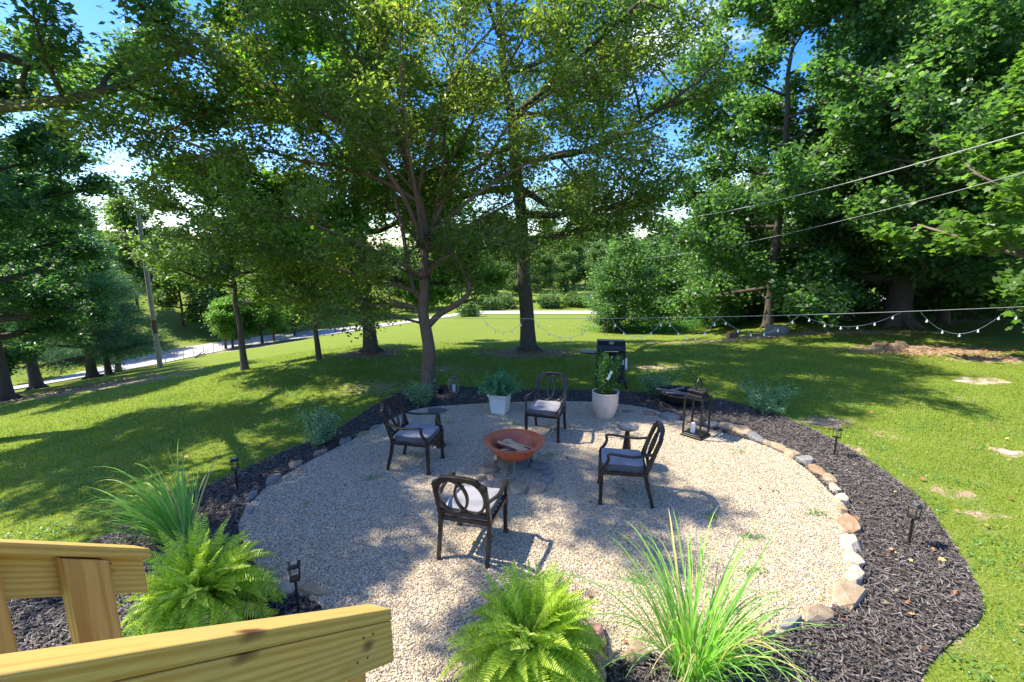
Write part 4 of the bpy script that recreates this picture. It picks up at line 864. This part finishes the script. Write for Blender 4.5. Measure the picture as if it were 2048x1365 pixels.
# ------------------------------------------------------------------ drinks tables
def table(x, y, label):
    t_ = thing('drinks_table', (x, y, .02), label, 'side table', 0, 'small round pedestal drinks tables')
    MB().lathe([(.005, .615), (.15, .616), (.158, .632), (.165, .633), (.162, .612), (.15, .603), (.005, .600)], 40).build('tray_top', 'tray', t_, True)
    MB().lathe([(.125, 0), (.125, .012), (.10, .03), (.062, .30), (.032, .56), (.045, .60)], 24).build('pedestal', 'bronze', t_, True); return t_
table(-1.22, 7.36, 'small round pedestal table with mottled tray beside the left armchair')
table(1.72, 6.62, 'small round pedestal table behind the right armchair')

# ------------------------------------------------------------------ planters and plants
pr = thing('round_planter', tuple(G(1210, 838) + [0, .05, .02]), 'round glazed beige planter on the gravel to the right of the far armchair', 'planter')
MB().lathe([(.13, 0), (.16, .01), (.21, .12), (.245, .26), (.255, .40), (.25, .50), (.262, .505), (.262, .52), (.235, .52), (.23, .44), (.02, .44)], 48).build('pot', 'ceramic', pr, True)
MB().lathe([(.228, .445), (.15, .46), (.02, .465)], 24).build('soil', 'soil', pr, True)
prl = Vector(pr.location)
def upright(name, label, cat, base, n, h, r, size, leaf, asp, col=7, up=.1):
    root = thing(name, base, label, cat); V = []; F = []; k = 0; C = []
    for i in range(col):
        a = i * 2.4; q = wander((math.cos(a) * .03, math.sin(a) * .03, 0), (math.cos(a) * .22, math.sin(a) * .22, 1), h * rng.uniform(.75, 1.05), 6, .05, .04); v_, f_ = tube_np(q, np.linspace(.008, .002, 7), 5); V.append(v_); F += [tuple(j + k for j in f) for f in f_]; k += len(v_)
        for t_ in np.linspace(.05, .99, n // col):
            u = t_ * 6; ii = min(int(u), 5); c_ = q[ii] * (1 - u + ii) + q[ii + 1] * (u - ii); C.append(c_ + rng.normal(0, r * (1.1 - .5 * t_), 3) * [1, 1, .5])
    me = bpy.data.meshes.new('stems'); me.from_pydata(np.concatenate(V).tolist(), [], F); link('stems', me, 'bark_dark', root, True)
    C = np.array(C); C[:, 2] = np.maximum(C[:, 2], .02); V, F = leaves(C, size, up, -.4, asp); link('foliage', np_mesh('foliage', V, F, leaf, rng.random(len(C))), None, root); return root
bx = upright('potted_shrub', 'upright leafy green shrub growing in the round beige planter', 'plant', tuple(prl + Vector((0, 0, .46))), 5600, .86, .065, .036, 'boxwood', .5, 8)
tg_ = MB().box((0, 0, 0), (.05, .004, .19), Matrix.Rotation(R(12), 3, 'Y')).build('plant_tag', 'white', bx); tg_.location = (.03, -.17, .42); tg_.rotation_euler = (R(-10), R(18), .2)
ps_ = thing('square_planter', tuple(G(1000, 832) + [0, .16, .02]), 'tapered square off-white planter on the gravel to the left of the far armchair', 'planter', -.32)
def sq(hw_, z): return [(-hw_, -hw_, z), (hw_, -hw_, z), (hw_, hw_, z), (-hw_, hw_, z)]
mb = MB(); prof = [(.135, 0), (.145, .012), (.175, .33), (.192, .35), (.205, .395), (.205, .405), (.18, .405), (.175, .36)]; V = []; F = []
for h_, z in prof: V += sq(h_, z)
for i in range(len(prof) - 1):
    for k in range(4): F.append((i * 4 + k, i * 4 + (k + 1) % 4, (i + 1) * 4 + (k + 1) % 4, (i + 1) * 4 + k))
F += [(3, 2, 1, 0), tuple(range(len(V) - 4, len(V)))]; mb.add(V, F).build('pot', 'white_pot', ps_, False, .008, 2)
MB().box((0, 0, .375), (.34, .34, .02)).build('soil', 'soil', ps_)
psl = Vector(ps_.location)
jn = thing('juniper', tuple(psl + Vector((0, 0, .38))), 'bushy blue green juniper spilling over the square off-white planter', 'plant'); V = []; F = []; k = 0; C = []
for i in range(60):
    a = rng.uniform(0, 6.28); e = rng.uniform(.15, 1.3); d = (math.cos(a), math.sin(a), math.tan(e)); q = wander((math.cos(a) * .08, math.sin(a) * .08, 0), d, rng.uniform(.34, .56), 5, .08, .05)
    v_, f_ = tube_np(q, np.linspace(.005, .0015, 6), 3); V.append(v_); F += [tuple(j + k for j in f) for f in f_]; k += len(v_)
    for t_ in np.linspace(.15, 1, 90): u = t_ * 5; ii = min(int(u), 4); C.append(q[ii] * (1 - u + ii) + q[ii + 1] * (u - ii) + rng.normal(0, .02, 3))
me = bpy.data.meshes.new('stems'); me.from_pydata(np.concatenate(V).tolist(), [], F); link('stems', me, 'bark_dark', jn)
C = np.array(C); V, F = leaves(C, .068, .1, -.7, .18); link('foliage', np_mesh('foliage', V, F, 'juniper', rng.random(len(C))), None, jn)
for (px, py, r, h, n, lab) in [(640, 890, .36, .62, 1900, 'feathery blue green shrub in the mulch left of the left armchair'), (842, 812, .34, .48, 1500, 'small blue green shrub at the foot of the shade tree'), (1308, 792, .36, .60, 1500, 'airy pale green shrub behind the mulch between grill and black bowl'), (1530, 822, .62, .62, 2600, 'wide pale blue green shrub at the right back edge of the mulch')]:
    bush('garden_shrub', lab, r * 1.1, h * 1.2, int(n * 1.3), .048, 'leaf_blue', tuple(G(px, py)), 'young garden shrubs in the mulch bed', 16, .32, .15, .03)

# ------------------------------------------------------------------ ferns
def frond(L, arch, rise, seed):
    rg = np.random.default_rng(seed); n = 12; pts = []; a = rise; p = np.array([0., 0., 0.])
    for i in range(n + 1): pts.append(p.copy()); p = p + np.array([math.cos(a), 0, math.sin(a)]) * L / n; a -= arch / n
    pts = np.array(pts); V, F = tube_np(pts, np.linspace(.0025, .0008, n + 1), 3); V = list(map(tuple, V)); F = list(F); rn = [.1] * len(F); m_ = 30
    for k in range(m_):
        t_ = .10 + .90 * k / m_; u = t_ * n; i = min(int(u), n - 1); c = pts[i] * (1 - u + i) + pts[i + 1] * (u - i); tg = pts[i + 1] - pts[i]; tg /= np.linalg.norm(tg); nr = np.cross(tg, [0, 1, 0]) * -1
        ll = .058 * min(1, (1 - t_) * 2.6 + .12) * min(1, .5 + t_ * 3) * L / .6 * rg.uniform(.9, 1.1); ww = L / m_ * .42
        for s_ in (-1, 1):
            sd = np.array([0, s_, 0]) + tg * .28 + nr * rg.normal(-.12, .12); b0 = len(V)
            V += [tuple(c - tg * ww * .6), tuple(c + tg * ww * .8), tuple(c + sd * ll * .65 + tg * ww * .9 + nr * .003), tuple(c + sd * ll + nr * -.004 + tg * ww * .5), tuple(c + sd * ll * .6 - tg * ww * .6)]
            F.append((b0, b0 + 1, b0 + 2, b0 + 3, b0 + 4)); rn.append(rg.uniform(.2, 1))
    me = bpy.data.meshes.new('frond'); me.from_pydata(V, [], F); a_ = me.attributes.new('rnd', 'FLOAT', 'FACE'); a_.data.foreach_set('value', rn[:len(me.polygons)]); me.materials.append(M['fern']); return me
FR = [frond(.62, ar, ri, i) for i, (ar, ri) in enumerate([(.5, 1.45), (.8, 1.35), (1.1, 1.2), (1.4, 1.05), (1.7, .9), (1.8, .7), (1.9, .5), (1.6, .25), (1.2, 0.0)])]
def fern(base, label, n, sc, zpot):
    root = thing('boston_fern', base, label, 'fern', 0, 'large bright green ferns')
    for i in range(n):
        t_ = i / n; k = min(int(t_ * len(FR) + rng.uniform(-.6, .6)), len(FR) - 1); k = max(k, 0)
        o = bpy.data.objects.new('frond', FR[k]); COL.objects.link(o); o.parent = root; a = i * 2.39996 + rng.normal(0, .15); rr = .04 + .10 * t_
        o.location = (math.cos(a) * rr, math.sin(a) * rr, zpot - .05 * t_ + rng.normal(0, .01)); o.rotation_euler = (rng.normal(0, .42), rng.normal(0, .16), a); s_ = sc * rng.uniform(.6, 1.18) * (1 - .12 * (1 - t_)); o.scale = (s_,) * 3
    return root
def fern_pot(base, label):
    p_ = thing('fern_pot', base, label, 'pot', 0, 'dark pots under the ferns')
    MB().lathe([(.11, 0), (.15, .28), (.16, .285), (.16, .30), (.135, .30), (.13, .25), (.01, .25)], 24).build('pot', 'black', p_, True)
fc1 = P(1060, 1262, 3.50); fc2 = P(395, 1165, 4.02)
fern((fc1[0], fc1[1], 0.0), 'bright fern at the bottom centre of the photo, in front of the tall grass', 270, .95, .33); fern_pot((fc1[0], fc1[1], .01), 'dark pot hidden under the bottom centre fern')
fern((fc2[0], fc2[1], 0.0), 'bright fern at the left, behind the end of the far wooden railing', 260, 1.0, .33); fern_pot((fc2[0], fc2[1], .01), 'dark pot hidden under the left fern beside the railing')

# ------------------------------------------------------------------ clumps of tall grass
def blade(L, arch, rise, w_, seed):
    rg = np.random.default_rng(seed); n = 12; p = np.array([0., 0., 0.]); a = rise; pts = []
    for i in range(n + 1): pts.append(p.copy()); p = p + np.array([math.cos(a), rg.normal(0, .02), math.sin(a)]) * L / n; a -= arch / n * (2.2 * (i / n) ** 1.3)
    V = []; F = []
    for i, q in enumerate(pts):
        t_ = i / n; ww = w_ * min(1, .45 + 2.2 * t_) * (1 - t_ ** 3) + .0006; V += [(q[0], q[1] - ww, q[2] + ww * .25), tuple(q), (q[0], q[1] + ww, q[2] + ww * .25)]
    for i in range(n): F += [(i * 3, i * 3 + 1, i * 3 + 4, i * 3 + 3), (i * 3 + 1, i * 3 + 2, i * 3 + 5, i * 3 + 4)]
    me = bpy.data.meshes.new('blade'); me.from_pydata(V, [], F); a_ = me.attributes.new('rnd', 'FLOAT', 'FACE'); a_.data.foreach_set('value', [rg.uniform(0, .88)] * len(me.polygons) if seed % 9 else [1.0] * len(me.polygons)); me.materials.append(M['blade']); return me
BL = [blade(rng.uniform(.7, 1.15), rng.uniform(.3, 2.6), rng.uniform(1.05, 1.5), rng.uniform(.004, .0105), i) for i in range(36)]
def clump(base, label, n, sc, lean=(0, 0), rad=.12, tilt=0):
    root = thing('tall_grass_clump', base, label, 'ornamental grass', 0, 'clumps of tall arching grass')
    for i in range(n):
        o = bpy.data.objects.new('blade', BL[rng.integers(0, len(BL))]); COL.objects.link(o); o.parent = root; a = rng.uniform(0, 6.283); rr = rad * math.sqrt(rng.random())
        a2 = math.atan2(math.sin(a) + lean[1], math.cos(a) + lean[0]) + rng.normal(0, .3)
        o.location = (math.cos(a) * rr, math.sin(a) * rr, 0); o.rotation_euler = (rng.normal(0, .1), rng.uniform(-.12, .26) + tilt * rng.random(), a2); o.scale = (sc * rng.uniform(.5, 1.15),) * 3
g1 = G(1382, 1352); clump((g1[0], g1[1], 0.01), 'tall arching grass clump at the bottom right of centre, beside the stone edging', 270, 1.12, (0, 0), .14)
g2 = G(362, 1085); clump((g2[0], g2[1], 0.01), 'grass clump behind the left fern, blades arching over the lawn to the left', 190, 1.15, (-1.5, .5), .12, .55)

# ------------------------------------------------------------------ path lights
def path_light(base, label, sc=1.0, tilt=0):
    r = thing('path_light', base, label, 'path light', .35, 'small black lantern path lights'); r.scale = (sc,) * 3; r.rotation_euler = (0, tilt, .35)
    MB().bar([(0, 0, -.05), (0, 0, .28)], .018, .018, (1, 0, 0)).build('stake', 'black', r)
    MB().box((0, 0, .287), (.075, .075, .012)).build('base_plate', 'black', r)
    for sx in (-1, 1):
        for sy in (-1, 1): MB().bar([(sx * .033, sy * .033, .29), (sx * .036, sy * .036, .395)], .006, .006, (1, 0, 0)).build('cage_bar', 'black', r)
    MB().box((0, 0, .342), (.060, .060, .098)).build('glass_pane', 'glass', r)
    h_ = MB().box((0, 0, .402), (.092, .092, .014)).box((0, 0, .416), (.08, .08, .014), None, .8).build('cap', 'black', r, False, .003)
    MB().box((0, 0, .4255), (.045, .045, .004)).build('solar_panel', 'steel', h_); return r
for px, py, sc, lab in [(476, 983, 1.08, 'black path light in the mulch at the left beyond the grass clump'), (597, 1224, 1.12, 'black path light at the bottom left between the fern and the near railing'), (1668, 914, 1.08, 'black path light furthest up the right-hand mulch bed'), (1817, 1091, 1.12, 'black path light in the middle of the wide mulch bed at right'), (1402, 857, .95, 'path light behind the tall black lantern')]:
    path_light(tuple(G(px, py) + [0, 0, .02]), lab, sc)

# ------------------------------------------------------------------ tall lantern
lt = thing('tall_lantern', (3.22, 7.80, .02), 'tall open black metal lantern standing on the gravel', 'lantern', R(42)); lt.scale = (1.03, 1.03, 1.24); hw_ = .15
mb = MB().box((0, 0, .02), (.36, .36, .03)).box((0, 0, .045), (.32, .32, .02)); mb.build('base', 'black', lt, False, .004)
for sx in (-1, 1):
    for sy in (-1, 1): MB().bar([(sx * hw_, sy * hw_, .055), (sx * hw_, sy * hw_, .56)], .026, .026, (1, 0, 0)).build('post', 'black', lt)
mb = MB()
for s_ in (-1, 1): mb.box((0, s_ * hw_, .573), (.33, .028, .028)).box((s_ * hw_, 0, .573), (.028, .27, .028))
mb.build('top_frame', 'black', lt)
MB().box((0, 0, .603), (.25, .25, .025)).box((0, 0, .64), (.22, .22, .05)).box((0, 0, .672), (.27, .27, .016)).build('roof', 'black_rust', lt, False, .004)
MB().bar([(-.09, 0, .68), (-.09, 0, .75), (-.07, 0, .80), (-.03, 0, .83), (.03, 0, .83), (.07, 0, .80), (.09, 0, .75), (.09, 0, .68)], .018, .012, (0, 1, 0)).build('handle', 'black', lt)
tag(MB().lathe([(.035, 0), (.037, .01), (.037, .17), (.03, .178), (.004, .17)], 20).build('candle', 'candle', None, True), 'white pillar candle inside the tall black lantern', 'candle').location = (3.17, 7.80, .078)
# small cage lantern by the tree, with candle; black pot beside it
wl = thing('cane_lantern', tuple(G(908, 787) + [0, 0, .02]), 'round slatted lantern in the mulch right of the shade tree trunk', 'lantern')
mb = MB(); mb.lathe([(.10, 0), (.11, .01), (.11, .02), (.02, .02)], 24); mb.build('base', 'bamboo', wl, True)
for k in range(22):
    a = 2 * math.pi * k / 22; c_, s_ = math.cos(a), math.sin(a); MB().tube([(c_ * .105, s_ * .105, .015), (c_ * .135, s_ * .135, .14), (c_ * .125, s_ * .125, .28), (c_ * .075, s_ * .075, .345)], .0045, 4).build('slat', 'bamboo', wl)
mb = MB(); mb.lathe([(.07, .34), (.082, .342), (.082, .358), (.07, .358)], 24); mb.build('top_ring', 'black', wl, True)
tag(MB().lathe([(.038, 0), (.04, .01), (.04, .16), (.004, .165)], 18).build('candle', 'candle', None, True), 'white pillar candle inside the slatted lantern by the shade tree', 'candle').location = G(908, 787) + [0, 0, .042]
pk = G(880, 788); o = MB().lathe([(.05, 0), (.07, .02), (.085, .12), (.07, .17), (.06, .17), (.07, .12), (.02, .03)], 20).build('black_jar', 'black', None, True); o.location = pk + [0, 0, .02]; tag(o, 'small black jar in the mulch between shade tree and slatted lantern', 'jar')
# black steel bowl with boards
bb = G(1352, 812); o = thing('steel_fire_pit', tuple(bb + [0.12, .1, .02]), 'low blackened steel fire pit in the mulch behind the tall lantern', 'fire pit')
MB().lathe([(.16, 0), (.30, .05), (.40, .15), (.43, .24), (.48, .25), (.48, .262), (.41, .262), (.37, .16), (.25, .07), (.02, .04)], 40).build('bowl', 'black_rust', o, True)
MB().lathe([(.01, .19), (.39, .19), (.39, .185)], 24).build('ash_bed', 'black_rust', o)
for i, (dx_, dy_, L_, rz_, mt, lab) in enumerate([(-.15, .05, .62, .45, 'board', 'grey scrap board lying across the steel fire pit pointing to the back right'), (-.05, -.22, .66, -.12, 'board', 'front scrap board lying across the steel fire pit'), (-.28, -.02, .5, -.35, 'board', 'dark scrap board at the left rim of the steel fire pit')]):
    b__ = MB().box((0, 0, 0), (L_, .07, .025)).build('scrap_board', mt, None, False, .002); b__.location = bb + [.12 + dx_, .1 + dy_, .305 + i * .004]; b__.rotation_euler = (0, R(-3 + 3 * i), rz_); tag(b__, lab, 'board', 'scrap boards on the steel fire pit')

# ------------------------------------------------------------------ grill
gb = T(1222, 775); gr = thing('charcoal_grill', tuple(gb + [0, .2, 0]), 'black cart grill with closed lid and folded-out side shelf on the lawn', 'grill', -.12); gr.scale = (1.13, 1.13, 1.06)
mb = MB(); pr_ = [(-.20, .80), (-.215, .86), (-.18, .96), (-.06, 1.04), (.10, 1.05), (.20, .98), (.22, .86), (.20, .80)]
def prism(mb, pr_, x0, x1):
    n = len(pr_); V = [(x0, y, z) for y, z in pr_] + [(x1, y, z) for y, z in pr_]; F = [(i, (i + 1) % n, n + (i + 1) % n, n + i) for i in range(n)] + [tuple(range(n))[::-1], tuple(range(n, 2 * n))]; return mb.add(V, F)
lid = prism(mb, pr_, -.29, .29).build('lid', 'black', gr, False, .01, 2)
MB().bar([(-.13, -.21, .845), (-.13, -.255, .845), (.13, -.255, .845), (.13, -.21, .845)], .014, .014).build('handle', 'steel', lid)
mb = MB(); mb.lathe([(.005, 0), (.055, 0), (.055, .008), (.005, .010)], 20); o = mb.build('thermometer', 'steel', lid, True); o.location = (0, -.115, 1.005); o.rotation_euler = (R(38), 0, 0); o.scale = (1, .75, 1)
prism(MB(), [(-.14, .60), (-.20, .79), (.20, .79), (.14, .60)], -.285, .285).build('firebox', 'black', gr, False, .006)
MB().box((0, -.205, .70), (.58, .02, .09)).build('control_panel', 'black', gr, False, .004)
for k in (-1, 0, 1):
    o = MB().lathe([(.004, 0), (.024, 0), (.02, .025), (.004, .026)], 14).build('knob', 'steel', gr, True); o.location = (k * .14, -.217, .70); o.rotation_euler = (R(90), 0, 0)
for sx in (-1, 1):
    for sy in (-1, 1): MB().bar([(sx * .27, sy * .14, .78), (sx * (.29 if sx > 0 else .28), sy * .24, .06 if sx > 0 else 0)], .028, .028, (1, 0, 0)).build('leg', 'black', gr)
MB().box((0, -.21, .36), (.53, .012, .34)).build('front_panel', 'black', gr)
MB().box((0, 0, .14), (.54, .42, .018)).build('bottom_shelf', 'black', gr)
MB().bar([(-.28, -.16, .765), (-.30, -.16, .765), (-.64, -.16, .765)], .02, .02).box((-.47, 0, .775), (.33, .34, .02)).build('side_shelf', 'black', gr, False, .003)
for sy in (-1, 1):
    o = MB().lathe([(.02, -.018), (.07, -.018), (.085, -.012), (.085, .012), (.07, .018), (.02, .018)], 20).build('wheel', 'rubber', gr, True); o.location = (.32, sy * .24, .085); o.rotation_euler = (0, R(90), 0)
    h_ = MB().lathe([(.004, -.021), (.045, -.02), (.045, .02), (.004, .021)], 14).build('hub', 'hub', o, True)
o = MB().lathe([(.10, 0), (.14, .03), (.15, .08), (.15, .20), (.12, .27), (.05, .30), (.05, .35), (.02, .35)], 24).build('gas_tank', 'steel', None, True); o.location = gb + [.12, .12, .16]; tag(o, 'pale round gas bottle standing on the bottom shelf of the grill', 'gas bottle')
mb = MB(); V = []; F = []
for i in range(6):
    for j in range(7): V.append((.02 * math.sin(i * 1.3 + j * .4), -.06 + .024 * i, .72 - .05 * j + .01 * math.sin(i)))
for i in range(5):
    for j in range(6): F.append((i * 7 + j, (i + 1) * 7 + j, (i + 1) * 7 + j + 1, i * 7 + j + 1))
tw = mb.add(V, F).build('towel', 'white', None, True); tw.location = gb + [.335, .10, 0]; tw.rotation_euler = (0, R(-10), R(70)); md = tw.modifiers.new('solid', 'SOLIDIFY'); md.thickness = .004; tag(tw, 'white cloth hanging from the right side of the grill', 'towel')

# ------------------------------------------------------------------ stair railings
E1 = np.array([-.415, 1.418, 1.991]); E2 = np.array([-1.494, 1.745, 1.995]); u = Vector((.206, .784, -.585)).normalized(); perp = Vector((u.y, -u.x, 0)).normalized()
cap_n = perp.cross(u).normalized(); cap_n = cap_n if cap_n.z > 0 else -cap_n
def railing(E, label, side, posts):
    E = Vector(E); r = thing('stair_railing', tuple(E), label, 'railing', 0, 'pale pine stair railings')
    Y_ = cap_n.cross(u)                                            # local y of the boards
    def brd(name, off, L, w_, th, d0=0.0, mat='pine'):
        mb = MB(); V = []
        for a in (0, -L):
            for (p_, n_) in ((0, 0), (1, 0), (1, 1), (0, 1)): V.append((a + (d0 + n_ * th) * .745 * (a == 0), p_ * w_, -n_ * th))
        mb.add(V, [(0, 1, 2, 3), (7, 6, 5, 4), (0, 4, 5, 1), (1, 5, 6, 2), (2, 6, 7, 3), (3, 7, 4, 0)]); o = mb.build(name, mat, r, False, .004, 2)
        o.matrix_local = Matrix.Translation(off) @ Matrix((u, Y_, cap_n)).transposed().to_4x4(); return o
    s_ = 1 if Y_.dot(perp) < 0 else -1                             # +1: local y runs to the left
    # cap: right upper corner at E, 89 mm to the left
    brd('cap_rail', Vector((0, 0, 0)), 3.0, .089 * s_, .038)
    # side board below the cap on the outer side
    if side > 0: brd('side_board', -perp * .002 - cap_n * .040, 2.98, .036 * s_, .135, .040)
    else: brd('side_board', -perp * .050 - cap_n * .040, 2.98, .036 * s_, .135, .040)
    for (d_, wd, th, zb, off) in posts:
        c = u * (-d_); hd = Vector((u.x, u.y, 0)).normalized(); base = c + perp * off - cap_n * .045
        mb = MB(); zt = -.012; L_ = 1.0
        rot = Matrix((hd, hd.cross(Vector((0, 0, 1))) * -1, Vector((0, 0, 1)))).transposed()
        top = base.z; hgt = top + E.z - .0
        sl_ = (wd * .5) * .745
        V = []
        for (a, b2) in ((-1, -1), (1, -1), (1, 1), (-1, 1)): V.append(rot @ Vector((a * wd / 2, b2 * th / 2, -a * sl_ )))
        for (a, b2) in ((-1, -1), (1, -1), (1, 1), (-1, 1)): V.append(rot @ Vector((a * wd / 2, b2 * th / 2, -hgt + .01)))
        V = [tuple(v + Vector((0, 0, 0))) for v in V]
        mb.add(V, [(0, 1, 2, 3), (7, 6, 5, 4), (0, 4, 5, 1), (1, 5, 6, 2), (2, 6, 7, 3), (3, 7, 4, 0)])
        o = mb.build('post', 'pine2', r, False, .004, 2); o.location = base
        # grain along the height: remap by turning local x upright
        o.data.transform(Matrix.Rotation(R(90), 4, 'Y')); o.rotation_euler = (0, R(-90), 0)
    for k, q in enumerate([(.10, .045), (.10, .11), (.16, .05), (.16, .115)]):
        mb = MB().lathe([(.0005, 0), (.0035, 0), (.0035, .002), (.0005, .002)], 8); o = mb.build('screw', 'bark_dark', r); off = .0005 if side > 0 else -.0475
        rotm = perp.to_track_quat('Z', 'Y').to_matrix().to_4x4(); o.matrix_local = Matrix.Translation(u * (-q[0]) - cap_n * (.04 + q[1] - .02) + perp * off) @ rotm
    return r
railing(E1, 'near pine stair handrail with dark knots crossing the bottom left corner', 1, [(.16, .089, .089, 0, -.085), (1.25, .089, .089, 0, -.085)])
railing(E2, 'far pine stair handrail ending left of the fern, its post and baluster showing', -1, [(.235, .135, .048, 0, -.024), (.56, .075, .04, 0, -.022), (1.2, .075, .04, 0, -.022), (1.6, .135, .048, 0, -.024)])
